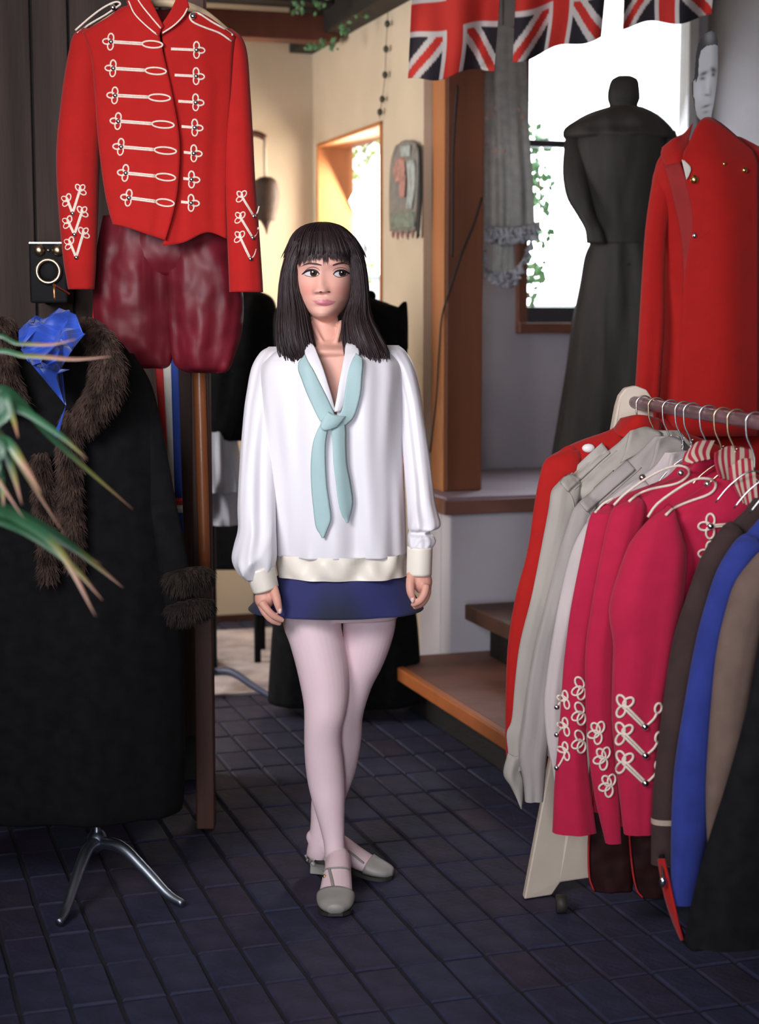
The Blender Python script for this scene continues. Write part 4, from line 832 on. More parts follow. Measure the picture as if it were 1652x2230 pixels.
leafpx([(-60, 1090, 2.65), (60, 1140, 2.65), (150, 1190, 2.65), (222, 1228, 2.65)], .010, .74, 4)
leafpx([(-60, 900, 2.6), (10, 850, 2.6), (120, 960, 2.65), (290, 1110, 2.7)], .012, .9, 5)
leafpx([(-40, 930, 2.5), (30, 890, 2.5), (120, 940, 2.5), (190, 1000, 2.5)], .010, .92, 6)
leafpx([(-40, 940, 2.5), (5, 860, 2.5), (28, 910, 2.48), (40, 955, 2.45)], .010, .8, 7)
leafpx([(-40, 980, 2.45), (10, 960, 2.4), (50, 1010, 2.38), (90, 1075, 2.35)], .012, .7, 8)
leafpx([(-40, 1000, 2.4), (0, 960, 2.4), (25, 1020, 2.4), (48, 1100, 2.4)], .011, .82, 9)
leafpx([(-60, 780, 2.7), (60, 775, 2.7), (160, 782, 2.7), (245, 776, 2.7)], .006, .55, 10)
leafpx([(-60, 745, 2.72), (40, 748, 2.72), (110, 750, 2.72), (168, 738, 2.72)], .005, .6, 11)
leafpx([(-50, 1030, 2.4), (-10, 1000, 2.4), (4, 1060, 2.4), (8, 1105, 2.4)], .010, .85, 12)
for k in range(14):
    a = 2.0+k*.32; blade([crown, crown+np.array([.12*math.cos(a), .12*math.sin(a), .10+.02*(k % 3)]), crown+np.array([.26*math.cos(a), .26*math.sin(a), .08]), crown+np.array([.40*math.cos(a), .40*math.sin(a), -.08-.04*(k % 4)])], .013, .85, 20+k)
# ================================================================ clothes rack on the right
rod0 = W(1385, 877, 4.09); rdir = np.array([.1667, -1., 0])
def rodp(Y): return rod0+rdir*(4.09-Y)
board_m = mat('cream_painted_board', (.62, .52, .42), .6, .08, 6, .1, 30); rod_m = mat('purple_brown_rod', (.13, .055, .075), .4, .4, 12, stretch=(6, .6, 6), coat=.2)
rk = thing('clothes_rack', 'low clothes rack with a cream tapered end board and a purple-brown rail', 'rack', (.62, 3.6, 0))
# tapered end board, seen edge-on from the front left
bt = FL(1141, 1960); br_ = FL(1283, 1938); dirb = (br_-bt); 
PB1 = [bt, br_+dirb*.85, ]
tL = W(1346, 862, 4.10); tR = W(1417, 862, 4.10); tT1, tT2 = W(1362, 842, 4.10), W(1402, 842, 4.10)
outl = [bt+[0, 0, .001], bt+dirb*.42+[0, 0, .001], bt+dirb*.55+[0, 0, .03], bt+dirb*1.55+[0, 0, .03], bt+dirb*1.7+[0, 0, .001], bt+dirb*2.15+[0, 0, .001], W(1424, 905, 4.10), W(1420, 868, 4.10), W(1408, 849, 4.10), W(1385, 840, 4.10), W(1362, 845, 4.10), W(1349, 862, 4.10), W(1342, 885, 4.10)]
nrm = np.array([.1, -1, 0.]); nrm /= np.linalg.norm(nrm)
n = len(outl); V = list(outl)+[p-nrm*.028 for p in outl]; Fc = [list(range(n))[::-1], list(range(n, 2*n))]+[(i, (i+1) % n, n+(i+1) % n, n+i) for i in range(n)]
bevel(obj('end_board', V, Fc, board_m, rk, smooth=False), .004)
tube('rail', [rodp(4.13), rodp(3.5), rodp(2.75)], .0155, rod_m, rk, n=30, sides=18)
e2 = rodp(2.72); vbox('end_board', e2[0]-.10, e2[0]+.26, 2.69, 2.72, .001, 1.28, board_m, rk)
Pw = FL(1222, 1968, .022); tube('caster', [Pw+(-.012, 0, 0), Pw+(.012, 0, 0)], .022, sole_m, rk, n=3, sides=14)
khaki = mat('khaki_cotton', (.38, .34, .30), .9, .08, 8, .8, 14, stretch=(1.3, 1.3, .4), bdist=.03); khaki2 = mat('grey_khaki_cotton', (.35, .31, .29), .9, .08, 8, .8, 14, stretch=(1.3, 1.3, .4), bdist=.03); pale = mat('pale_cotton', (.52, .45, .44), .9, .08, 8, .8, 14, stretch=(1.3, 1.3, .4), bdist=.03)
crim = mat('crimson_wool', (.44, .010, .048), .85, .05, 25, .12, 300, sheen=.1, spec=.25)
brown = mat('brown_wool', (.046, .026, .025), .9, .15, 20, .1, 300, sheen=.04, spec=.2); bluew = mat('blue_wool', (.026, .040, .22), .9, .12, 20, .1, 300, sheen=.08, spec=.2); tan = mat('tan_wool', (.16, .105, .085), .9, .12, 20, .1, 300, sheen=.05, spec=.2)
wire_m = mat('hanger_wire', (.55, .55, .56), .3, .1, metal=1.0)
def hanger(Y, label, m=wire_m, tw=True):
    P = rodp(Y)+np.array([0, 0, 0]); t = thing('wire_hanger', label, 'hanger', P-[0, 0, .13], 'wire hangers on the rail'); r = .0195
    pts = [P+[-r*math.sin(a)*1.0, 0, r*math.cos(a)] for a in np.linspace(-1.9, 1.6, 14)]
    pts += [P+[-.017, 0, -.03], P+[-.006, 0, -.055], P+[0, 0, -.075], P+[0, 0, -.10]]
    tube('hook', pts, .0019, m, t, n=50, sides=6)
    tube('shoulder_wire', [P+[-.075, .01, -.165], P+[-.05, .005, -.132], P+[-.02, 0, -.106], P+[0, 0, -.10], P+[.02, 0, -.106], P+[.05, -.005, -.132], P+[.075, -.01, -.165]], .0019, m, t, n=30, sides=6)
    if tw: tube('twist', [P+[.0035*math.cos(k*1.3), .0035*math.sin(k*1.3), -.062-.0019*k] for k in range(22)], .0014, m, t, sides=5)
    return t
def garment(name, label, cat, Y, m, cpx, sh, sl, hem, body=None, group=None, seed=0, fold=.05, dr=.28, sdr=.55, nf=4, bodyL=None):
    """A hanging garment: shoulders sh = [(py, left px)...] down to the tip, sleeve rows sl = [(py, L, R)...] for the visible sleeve."""
    p_, l_, r_ = sl[0]; w_ = r_-l_; sl = [(p_-15, (l_+r_)/2-2, (l_+r_)/2+2), (p_-11, l_+.28*w_, r_-.28*w_), (p_-5, l_+.1*w_, r_-.1*w_)]+list(sl)
    H_ = rodp(Y); z = W(cpx, hem, Y); t = thing(name, label, cat, z, group)
    rows = [(py, l, 2*cpx-l, Y, dr) for py, l in sh]; tipy, tipl = sh[-1]
    rows += [(tipy+40, tipl+18, 2*cpx-tipl-18, Y, dr), (tipy+160, tipl+30, 2*cpx-tipl-30, Y, dr)]
    bl = bodyL or (tipl-10); rows += [(hem-140, bl, 2*cpx-bl, Y, dr), (hem, bl-8, 2*cpx-bl+8, Y, dr)]
    b = sil('body', rows, m, t, cap=(False, False), N=60, M=56, fold=fold*.7, nf=6, seed=seed, p=2.4)
    s1 = sil('sleeve', [(py, l, r, Y-.035-.02*min(1, max(0, k-2)/3), sdr) for k, (py, l, r) in enumerate(sl)], m, t, cap=(True, False), N=60, M=32, fold=fold, nf=nf, seed=seed+1, p=2.1)
    s2 = sil('sleeve', [(py, 2*cpx-r, 2*cpx-l, Y+.01, sdr) for k, (py, l, r) in enumerate(sl)], m, t, cap=(True, False), N=30, M=20, fold=fold, nf=nf, seed=seed+2, p=2.1)
    return t, b, s1
# the red coat farthest along the rail
g1, gb, gs1 = garment('red_coat', 'long plain scarlet coat with white epaulette button, farthest on the rack', 'coat', 4.03, red_m, 1402, [(912, 1352), (935, 1330), (960, 1262), (980, 1222), (1003, 1192)],
    [(985, 1215, 1262), (1003, 1186, 1266), (1050, 1172, 1256), (1100, 1163, 1248), (1200, 1148, 1238), (1300, 1122, 1222), (1400, 1106, 1206), (1500, 1101, 1196), (1600, 1100, 1190), (1668, 1103, 1186)], 1690, seed=31)
sheet('collar', [[(1352, 912, 4.03), (1395, 904, 3.98), (1440, 914, 4.03)], [(1336, 936, 4.02), (1350, 950, 3.97), (1395, 960, 3.955), (1440, 950, 3.97)]], red_m, g1, N=8, M=12, th=.006)
Bg = bvh(gb, gs1); o = ball('epaulette_button', hit(Bg, 1281, 976, .006, 3.98), .012, mat('white_button', (.78, .72, .70), .5), g1, sc=(1.35, .7, .9))
# three cotton shirts
def shirt(label, Y, m, cpx, sh, sl, hem, seed, ctop):
    t, b, s = garment('cotton_shirt', label, 'shirt', Y, m, cpx, sh, sl, hem, seed=seed, fold=.15, sdr=.6, nf=3, group='cotton shirts on the rack')
    x0, y0, x1, y1 = ctop
    sheet('collar', [[(x0, y0, Y-.045), (x0+(x1-x0)*.5, y0-8, Y-.01), (x1, y0+4, Y-.02)], [(x0-12, y0+45, Y-.06), (x0+(x1-x0)*.4, y0+30, Y-.05), (x1, y0+40, Y-.05)], [(x0-22, y0+70, Y-.07), (x0+(x1-x0)*.3, y0+52, Y-.065), (x1-10, y0+62, Y-.06)]], m, t, N=10, M=10, th=.004)
    e = sl[-1]; return t, s
t1, s1_ = shirt('grey khaki cotton shirt with an open hanging cuff, next to the scarlet coat', 3.94, khaki, 1425, [(938, 1372), (965, 1345), (1000, 1300), (1035, 1250), (1066, 1212)],
    [(1050, 1216, 1262), (1070, 1200, 1262), (1110, 1194, 1256), (1200, 1177, 1236), (1300, 1157, 1206), (1400, 1132, 1184), (1487, 1121, 1168), (1566, 1114, 1152), (1596, 1103, 1148), (1640, 1106, 1142), (1676, 1104, 1140)], 1650, 41, (1372, 938, 1440, 945))
# its unbuttoned cuff
sheet('cuff', [[(1106, 1640, 3.88), (1122, 1648, 3.865), (1142, 1640, 3.88)], [(1096, 1684, 3.88), (1112, 1690, 3.86), (1134, 1676, 3.88)], [(1112, 1712, 3.88), (1124, 1722, 3.865), (1139, 1700, 3.88)], [(1132, 1752, 3.88), (1135, 1762, 3.87), (1138, 1745, 3.88)]], khaki, t1, N=14, M=10, th=.003)
t2, s2_ = shirt('middle khaki cotton shirt, second on the rack from the scarlet coat', 3.84, khaki2, 1452, [(950, 1425), (985, 1390), (1030, 1330), (1080, 1275), (1110, 1250)],
    [(1098, 1256, 1296), (1115, 1244, 1296), (1160, 1230, 1288), (1215, 1212, 1272), (1319, 1186, 1236), (1400, 1165, 1214), (1469, 1151, 1206), (1545, 1139, 1200), (1642, 1128, 1190), (1700, 1138, 1186), (1745, 1142, 1182)], 1660, 44, (1432, 958, 1490, 962))
t3, s3_ = shirt('palest cotton shirt, squeezed between the khaki shirts and the crimson jackets', 3.75, pale, 1486, [(985, 1448), (1020, 1420), (1060, 1360), (1110, 1300), (1140, 1280)],
    [(1130, 1284, 1330), (1150, 1268, 1330), (1200, 1244, 1310), (1285, 1222, 1280), (1400, 1200, 1252), (1521, 1184, 1236), (1608, 1189, 1236), (1677, 1202, 1240), (1746, 1210, 1244)], 1700, 47, (1462, 990, 1520, 990))
for t_, cc_, Yk in ((t1, [(1318, 975), (1290, 1000), (1258, 1030), (1226, 1060)], 3.88), (t2, [(1372, 1012), (1340, 1040), (1306, 1070), (1268, 1104)], 3.78), (t3, [(1404, 1050), (1370, 1078), (1336, 1106), (1304, 1134)], 3.70)):
    Bk = bvh(*[o for o in t_.children if o.name.split('.')[0] in ('body', 'sleeve')]); mk = t_.children[0].data.materials[0]
    strap('shoulder_strap', [(x-8, x+10, y-11, y+11, .0) for x, y in cc_], mk, t_, .004, N=20, M=8, th=.004, B=Bk)
    cord('yoke_seam', [(x+24, y+6) for x, y in cc_], Bk, .0014, mk, t_, 20, Y=Yk); cord('sleeve_seam', [(cc_[-1][0]-6, cc_[-1][1]-6), (cc_[-1][0]+18, cc_[-1][1]+22), (cc_[-1][0]+26, cc_[-1][1]+60)], Bk, .0016, mk, t_, 16, Y=Yk)
# crimson band jackets with striped collar linings
stripe_m = bpy.data.materials.new('striped_lining'); stripe_m.use_nodes = True; nt = stripe_m.node_tree; bb = nt.nodes['Principled BSDF']; va = nt.nodes.new('ShaderNodeVertexColor'); va.layer_name = 'Col'; nt.links.new(va.outputs[0], bb.inputs['Base Color']); bb.inputs['Roughness'].default_value = .8
def striped(name, rows, parent, n=9, N=14, M=73):
    o = sheet(name, rows, stripe_m, parent, N=N, M=M, th=.004); cs = [(.60, .48, .36) if (int(j/(M-1)*n*2.0) % 2) else (.42, .015, .05) for i in range(N) for j in range(M)]; setcol(o, cs); return o
def bandj(label, Y, cpx, sh, sl, hem, seed, body=None):
    t, b, s = garment('band_jacket', label, 'jacket', Y, crim, cpx, sh, sl, hem, seed=seed, fold=.075, sdr=.6, group='crimson band jackets on the rack', bodyL=body); return t, b, s
ja, jab, jas = bandj('crimson band jacket with cuff loops, first of three beside the pale shirt', 3.64, 1532, [(1010, 1480), (1045, 1440), (1080, 1350), (1105, 1312), (1122, 1298)],
    [(1112, 1300, 1340), (1125, 1284, 1350), (1198, 1267, 1336), (1319, 1243, 1306), (1400, 1232, 1290), (1469, 1225, 1284), (1594, 1217, 1276), (1694, 1208, 1282), (1812, 1203, 1298)], 1760, 51)
B_ = bvh(jas, jab)
cord('epaulette', [(1296, 1116), (1312, 1098), (1336, 1084)], B_, .0028, braid_m, ja, 12, Y=3.6); ball('button', hit(B_, 1398, 1040, .006, 3.6), .008, silver_m, ja)
for y, y2, yb in ((1490, 1518, 1540), (1545, 1577, 1600), (1606, 1630, 1672)):
    frog(ja, B_, .0026, braid_m, silver_m, petals(1268, y+8, (-120, 150, 100), 26, 17)+petals(1232, y2+6, (-100, -160, 80), 20, 11)+[[(1232, y2+6), (1222, yb-14), (1213, yb)]], 'cuff_braid', (1212, yb), .0062, 3.6)
jb, jbb, jbs = bandj('crimson band jacket with looped epaulette cord, middle one of the three', 3.55, 1566, [(1000, 1520), (1030, 1490), (1060, 1420), (1085, 1375), (1108, 1352)],
    [(1092, 1360, 1400), (1108, 1334, 1404), (1160, 1318, 1396), (1250, 1300, 1374), (1330, 1286, 1350), (1400, 1276, 1340), (1480, 1274, 1334), (1600, 1278, 1334), (1720, 1292, 1346), (1836, 1318, 1352)], 1790, 54)
B_ = bvh(jbs, jbb)
epaulette([(1336, 1100), (1362, 1074), (1410, 1040), (1450, 1020), (1482, 1014), (1500, 1024), (1494, 1040), (1470, 1054), (1420, 1064), (1390, 1076), (1369, 1092)], (1482, 1030), B_, 3.5, jb, .003)
for x, y in ((1304, 1596), (1316, 1652), (1328, 1711)): frog(jb, B_, .0026, braid_m, silver_m, petals(x, y, (-125, 165, 100, -75), 25, 16), 'cuff_braid', None, Y=3.5)
striped('collar_lining', [[(1492, 985, 3.50), (1520, 962, 3.53), (1556, 960, 3.55)], [(1484, 1010, 3.48), (1512, 985, 3.50), (1545, 985, 3.51)], [(1500, 1012, 3.475), (1520, 1005, 3.48), (1545, 1000, 3.49)]], jb, 4)
jc, jcb, jcs = bandj('crimson band jacket with corded V braid on the cuff, nearest of the three', 3.45, 1602, [(1030, 1570), (1050, 1545), (1080, 1500), (1105, 1462), (1128, 1436)],
    [(1112, 1440, 1470), (1130, 1414, 1474), (1170, 1380, 1486), (1208, 1360, 1494), (1319, 1326, 1486), (1400, 1334, 1472), (1480, 1332, 1458), (1573, 1331, 1440), (1690, 1342, 1430), (1815, 1357, 1421)], 1790, 57)
B_ = bvh(jcs, jcb)
epaulette([(1410, 1126), (1430, 1098), (1470, 1068), (1510, 1045), (1536, 1042), (1556, 1048), (1556, 1064), (1540, 1078), (1500, 1092), (1468, 1106), (1449, 1122)], (1540, 1054), B_, 3.4, jc, .003)
for k, (x, y, bx, by) in enumerate(((1358, 1538, 1404, 1583), (1356, 1598, 1405, 1646), (1357, 1660, 1405, 1706))):
    frog(jc, B_, .0030, braid_m, silver_m, petals(x, y, (-115, 118, -40), 26, 17)+[[(x-2, y+2), (bx-2, by+2)], [(x+3, y-2), (bx+2, by-2)], [(bx, by), (bx+18, by-16), (bx+26, by-30)]]+petals(bx+26, by-30, (-75,), 22, 14), 'cuff_braid', (bx, by), .0078, 3.4)
for y in (1146, 1206): frog(jc, B_, .0026, braid_m, silver_m, petals(1547, y, (180, -92, 95), 27, 18)+[[(1547, y-2), (1600, y-6)], [(1547, y+2), (1600, y-2)]], 'frogging', (1547, y), .0075, 3.4)
striped('collar_lining', [[(1556, 985, 3.41), (1590, 972, 3.45), (1640, 980, 3.46)], [(1556, 1010, 3.395), (1590, 1000, 3.42), (1640, 1004, 3.43)], [(1566, 1040, 3.37), (1592, 1046, 3.39), (1625, 1036, 3.40)]], jc, 5)
striped('lapel', [[(1586, 1020, 3.36), (1612, 1000, 3.37), (1640, 1000, 3.38)], [(1592, 1052, 3.35), (1616, 1048, 3.355), (1645, 1040, 3.36)], [(1612, 1092, 3.345), (1626, 1100, 3.35), (1650, 1098, 3.355)]], jc, 4)
# long velvet trousers with red piping below the crimson jackets
vel = mat('dark_wine_velvet', (.018, .0025, .0025), .7, .5, 6, .5, 18, bdist=.03, spec=.2); pipe_m = mat('red_piping', (.38, .01, .01), .7)
for nm, lab, rows, y_ in (('velvet_trousers', 'dark wine velvet trouser legs with red piping below the crimson jackets', [(1700, 1290, 1372), (1780, 1284, 1374), (1850, 1280, 1376), (1910, 1282, 1378), (1940, 1292, 1376)], 3.62), ('velvet_trousers', 'blackish velvet trouser leg hanging lowest under the crimson jackets', [(1700, 1374, 1440), (1790, 1368, 1448), (1880, 1374, 1452), (1935, 1384, 1452), (1955, 1398, 1444)], 3.58)):
    t = thing(nm, lab, 'trousers', W(rows[-1][1]+40, rows[-1][0], y_)); o = sil('trouser_leg', [(a, b, c, y_) for a, b, c in rows], vel, t, N=30, M=32, fold=.08, nf=4, dr=.35, seed=int(y_*100))
    P = [W(b+1, a, y_-.012) for a, b, c in rows]; tube('piping', P, .0025, pipe_m, t, n=24, sides=6)
# plain coats nearest the camera
garment('brown_coat', 'dark brown wool coat with a cream band near the hem, nearest the crimson jackets', 'coat', 3.34, brown, 1668, [(1085, 1640), (1110, 1622), (1135, 1596), (1165, 1568)],
    [(1150, 1570, 1610), (1168, 1556, 1618), (1215, 1526, 1600), (1302, 1494, 1566), (1400, 1464, 1544), (1538, 1443, 1516), (1677, 1426, 1494), (1781, 1419, 1480), (1881, 1417, 1474)], 1850, seed=61, fold=.04, sdr=.7)
bo = [o for o in bpy.data.objects if o.name.startswith('brown_coat')][0]
sil('cuff_band', [(1780, 1417, 1482, 3.285), (1792, 1417, 1480, 3.285)], mat('cream_band', (.40, .30, .24), .8), bo, cap=(False, False), N=4, M=32, dr=.74)
garment('blue_coat', 'bright blue wool coat hanging between the brown and the tan coats', 'coat', 3.24, bluew, 1700, [(1105, 1672), (1130, 1652), (1160, 1626), (1190, 1602)],
    [(1176, 1602, 1650), (1195, 1588, 1660), (1240, 1562, 1650), (1302, 1540, 1624), (1400, 1514, 1590), (1538, 1489, 1562), (1677, 1468, 1548), (1815, 1461, 1540), (1968, 1461, 1512)], 1900, seed=64, fold=.04, sdr=.7)
garment('tan_coat', 'tan wool coat at the right edge between the blue and the black coats', 'coat', 3.16, tan, 1740, [(1130, 1712), (1160, 1692), (1190, 1668), (1220, 1646)],
    [(1205, 1650, 1700), (1225, 1632, 1710), (1270, 1600, 1700), (1330, 1580, 1674), (1420, 1560, 1650), (1538, 1548, 1630), (1680, 1538, 1616), (1770, 1537, 1600), (1836, 1540, 1590)], 1820, seed=67, fold=.05, sdr=.7)
garment('black_coat', 'nearest black coat with red lining at the lower right edge of the photo', 'coat', 3.02, black_cloth, 1790, [(1150, 1760), (1180, 1740), (1215, 1712), (1250, 1690)],
    [(1240, 1692, 1740), (1262, 1676, 1756), (1350, 1658, 1744), (1480, 1640, 1730), (1600, 1612, 1716), (1720, 1578, 1700), (1840, 1540, 1690), (1960, 1508, 1680), (2050, 1490, 1670)], 2020, seed=70, fold=.04, sdr=.7)
bk = [o for o in bpy.data.objects if o.name.startswith('black_coat')][0]
sheet('red_lining', [[(1432, 1870, 3.2), (1446, 1870, 3.18)], [(1444, 1940, 3.19), (1462, 1940, 3.17)], [(1462, 2000, 3.18), (1474, 2000, 3.15)], [(1482, 2048, 3.16), (1486, 2048, 3.14)]], red_m, bk, N=14, M=5)
tube('lining_hem', [W(1440, 1862, 3.21), W(1466, 1990, 3.2), W(1500, 2060, 3.16), W(1540, 2062, 3.1)], .006, black_cloth, bk, n=16)
bu = ball('silver_buckle', W(1443, 1921, 3.17), .0085, silver_m, None, sc=(.85, .6, 1.3)); tag(bu, 'small shiny silver buckle dangling below the brown coat', 'buckle')
tube('strap', [W(1441, 1872, 3.2), W(1442, 1895, 3.18), W(1443, 1914, 3.17)], .0025, sole_m, bu, n=8, sides=6)
for Y_, lab, m_, tw in ((4.03, 'wire hanger holding the plain scarlet coat at the far end of the rail', metal_m, False), (3.94, 'brass-toned wire hanger holding the first khaki shirt', brass, True), (3.84, 'twisted wire hanger holding the middle khaki shirt', wire_m, True), (3.755, 'silver wire hanger with an open hook holding the palest shirt', wire_m, True), (3.70, 'spare silver wire hanger hooked just before the palest shirt', wire_m, True), (3.60, 'thin wire hanger holding the first crimson jacket', wire_m, False), (3.515, 'brass-toned wire hanger holding the middle crimson jacket', brass, True), (3.44, 'wire hanger holding the nearest crimson jacket', brass, True), (3.34, 'wire hanger holding the brown coat', wire_m, False), (3.24, 'wire hanger holding the blue coat', wire_m, False), (3.16, 'wire hanger holding the tan coat', wire_m, False), (3.02, 'wire hanger holding the black coat', wire_m, False)):
    hanger(Y_, lab, m_, tw)
# ================================================================ scarlet tunic on a form with a portrait cut-out
TU = 4.75
tu = thing('red_tunic', 'scarlet military tunic with gold buttons on a form behind the rack', 'tunic', W(1560, 1250, TU))
tc_ = 1560
body = sil('body', [(300, 1510, 1612, TU, .8), (322, 1470, 1655, TU, .5), (345, 1440, 1700, TU, .45), (400, 1420, 1712, TU), (500, 1438, 1690, TU), (620, 1440, 1680, TU), (760, 1440, 1680, TU), (900, 1425, 1700, TU), (1050, 1418, 1706, TU), (1200, 1412, 1712, TU)], red_m, tu, cap=(False, False), N=60, M=72, dr=.5, fold=.02, nf=5, seed=80)
sil('sleeve', [(335, 1440, 1470, TU, .9), (360, 1428, 1478, TU), (420, 1416, 1466, TU-.02), (500, 1405, 1450, TU-.04), (600, 1398, 1446, TU-.06), (700, 1392, 1446, TU-.08), (800, 1386, 1440, TU-.09), (890, 1380, 1434, TU-.1), (960, 1378, 1430, TU-.1)], red_m, tu, cap=(True, False), N=50, M=30, dr=.9, fold=.08, nf=4, seed=82)
sil('sleeve', [(335, 1680, 1650, TU, .9), (420, 1660, 1712, TU-.02), (600, 1676, 1726, TU-.06), (900, 1690, 1742, TU-.1)], red_m, tu, cap=(True, False), N=30, M=24, dr=.9, fold=.06, nf=4, seed=83)
Bt = bvh(body)
fpn = sheet('front_panel', [[(1490, 330, TU-.13), (1540, 256, TU-.08), (1640, 330, TU-.08)], [(1486, 350, TU-.15), (1560, 350, TU-.16), (1650, 360, TU-.10)], [(1494, 395, TU-.16), (1570, 400, TU-.17), (1650, 400, TU-.11)], [(1508, 480, TU-.165), (1580, 480, TU-.175), (1650, 480, TU-.12)], [(1496, 560, TU-.165), (1580, 560, TU-.18), (1650, 560, TU-.12)], [(1488, 640, TU-.165), (1580, 640, TU-.18), (1650, 640, TU-.12)], [(1480, 800, TU-.165), (1580, 800, TU-.18), (1650, 800, TU-.12)], [(1470, 950, TU-.165), (1580, 950, TU-.18), (1650, 950, TU-.12)]], red_m, tu, N=50, M=24, th=.006)
sheet('collar', [[(1442, 322, TU-.05), (1470, 300, TU-.07), (1490, 290, TU-.03), (1508, 268, TU+.02)], [(1440, 340, TU-.07), (1460, 335, TU-.10), (1480, 330, TU-.11), (1500, 300, TU-.05)], [(1452, 362, TU-.10), (1468, 368, TU-.13), (1478, 362, TU-.135), (1490, 340, TU-.12)]], red_m, tu, N=12, M=14, th=.006)
sheet('lapel_facing', [[(1446, 362, TU-.125), (1480, 352, TU-.14)], [(1462, 420, TU-.14), (1496, 400, TU-.155)], [(1480, 500, TU-.15), (1510, 480, TU-.162)], [(1488, 580, TU-.15), (1504, 580, TU-.162)], [(1488, 640, TU-.15), (1492, 640, TU-.162)]], mat('dull_red_facing', (.28, .012, .012), .85, .1, 20), tu, N=24, M=8, th=.004)
sheet('white_lining', [[(1484, 348, TU-.165), (1490, 350, TU-.165)], [(1490, 375, TU-.168), (1504, 366, TU-.168)], [(1494, 392, TU-.168), (1498, 386, TU-.168)]], mat('white_cotton', (.6, .55, .5), .9), tu, N=8, M=5)
gold = mat('gold_button', (.85, .55, .20), .25, .1, 20, metal=1.0)
Bf = bvh(fpn)
ball('button', hit(Bf, 1512, 391, .006, TU-.17), .0125, gold, tu, sc=(1, .7, 1)); ball('button', hit(Bf, 1512, 513, .006, TU-.17), .0085, silver_m, tu, sc=(.8, .7, 1)); ball('button', hit(Bf, 1576, 357, .005, TU-.17), .006, gold, tu); ball('button', hit(Bf, 1620, 371, .006, TU-.12), .009, gold, tu)
cord('crease_cord', [(1514, 526), (1530, 515), (1548, 500)], Bf, .002, red_dark, tu, 10, Y=TU-.17)
fm = thing('dress_form', 'dark stand of the dress form carrying the scarlet tunic', 'stand', (W(1560, 1000, TU+.02)[0], TU+.02, .185))
fx = fm.location
tube('pole', [(fx[0], fx[1], .19), (fx[0], fx[1], 1.5)], .014, cable_m, fm, n=4, sides=10)
for a in (0, 2.1, 4.2): tube('foot', [(fx[0], fx[1], .30), (fx[0]+.1*math.cos(a), fx[1]+.1*math.sin(a), .26), (fx[0]+.19*math.cos(a), fx[1]+.19*math.sin(a), .195)], .011, cable_m, fm, n=10, sides=8)
# portrait: a flat printed head cut out of board, standing in the collar
fb = vcmat('printed_photo', .6, .3)
hy = TU+.0
ol = [(1530, 300), (1530, 266), (1519, 255), (1512, 240), (1510, 219), (1507, 205), (1507, 180), (1512, 168), (1515, 120), (1520, 95), (1532, 75), (1548, 67), (1559, 72), (1562, 90), (1562, 160), (1559, 190), (1555, 219), (1549, 250), (1546, 275), (1548, 300)]
nx, ny = 90, 190; Vp = []; Fp = []; cp = []; idx = {}
def gl(x, y, cx, cy, sx, sy, r=0):
    dx, dy = x-cx, y-cy; c, s = math.cos(r), math.sin(r); a = dx*c+dy*s; b = -dx*s+dy*c; return math.exp(-.5*(a/sx)**2-.5*(b/sy)**2)
def tone(x, y):
    inface = inpoly(x, y, [(1521, 130), (1526, 110), (1538, 100), (1556, 97), (1563, 100), (1563, 160), (1560, 190), (1556, 219), (1549, 250), (1546, 300), (1528, 300), (1528, 266), (1518, 254), (1513, 237), (1512, 215), (1513, 185), (1520, 165)])
    v = .035+.16*gl(x, y, 1544, 80, 7, 12)
    if inpoly(x, y, [(1509, 178), (1514, 172), (1516, 200), (1513, 218), (1509, 210)]): v = .42
    if inface:
        v = .46-.20*np.clip((x-1546)/14, 0, 1)-.10*np.clip((y-215)/50, 0, 1)
        v -= .36*gl(x, y, 1532, 160, 7, 3.0, -.45); v -= .33*gl(x, y, 1529, 171, 4.5, 2.6, -.2); v -= .30*gl(x, y, 1552, 152, 4, 5, -.6); v -= .28*gl(x, y, 1552, 163, 3, 3)
        v += .10*gl(x, y, 1541, 185, 3, 16); v -= .26*gl(x, y, 1539, 207, 4, 2.2); v -= .14*gl(x, y, 1546, 200, 3, 12)
        v -= .30*gl(x, y, 1537, 231, 7, 2.0, -.35); v -= .16*gl(x, y, 1536, 244, 5, 2.2, -.3); v += .06*gl(x, y, 1522, 200, 5, 14)
    return max(.02, v)
for i in range(ny):
    for j in range(nx):
        x = 1500+76*j/(nx-1); y = 60+245*i/(ny-1)
        idx[i, j] = len(Vp); Vp.append(W(x, y, hy)); g = tone(x, y); cp.append((g*.97, g*.98, g))
for i in range(ny-1):
    for j in range(nx-1):
        x = 1500+76*(j+.5)/(nx-1); y = 60+245*(i+.5)/(ny-1)
        if inpoly(x, y, ol): Fp.append((idx[i, j], idx[i, j+1], idx[i+1, j+1], idx[i+1, j]))
used = sorted({k for f in Fp for k in f}); rm_ = {k: n for n, k in enumerate(used)}
pc = obj('portrait_cutout', [Vp[k] for k in used], [tuple(rm_[k] for k in f) for f in Fp], fb, smooth=False); setcol(pc, [cp[k] for k in used]); solid(pc, .004, 1)
tag(pc, 'black and white photographic cut-out of a man\'s face above the scarlet tunic', 'portrait')
tube('support_stick', [W(1540, 275, hy+.012), W(1545, 420, hy+.012)], .006, post_wood, pc, n=4)
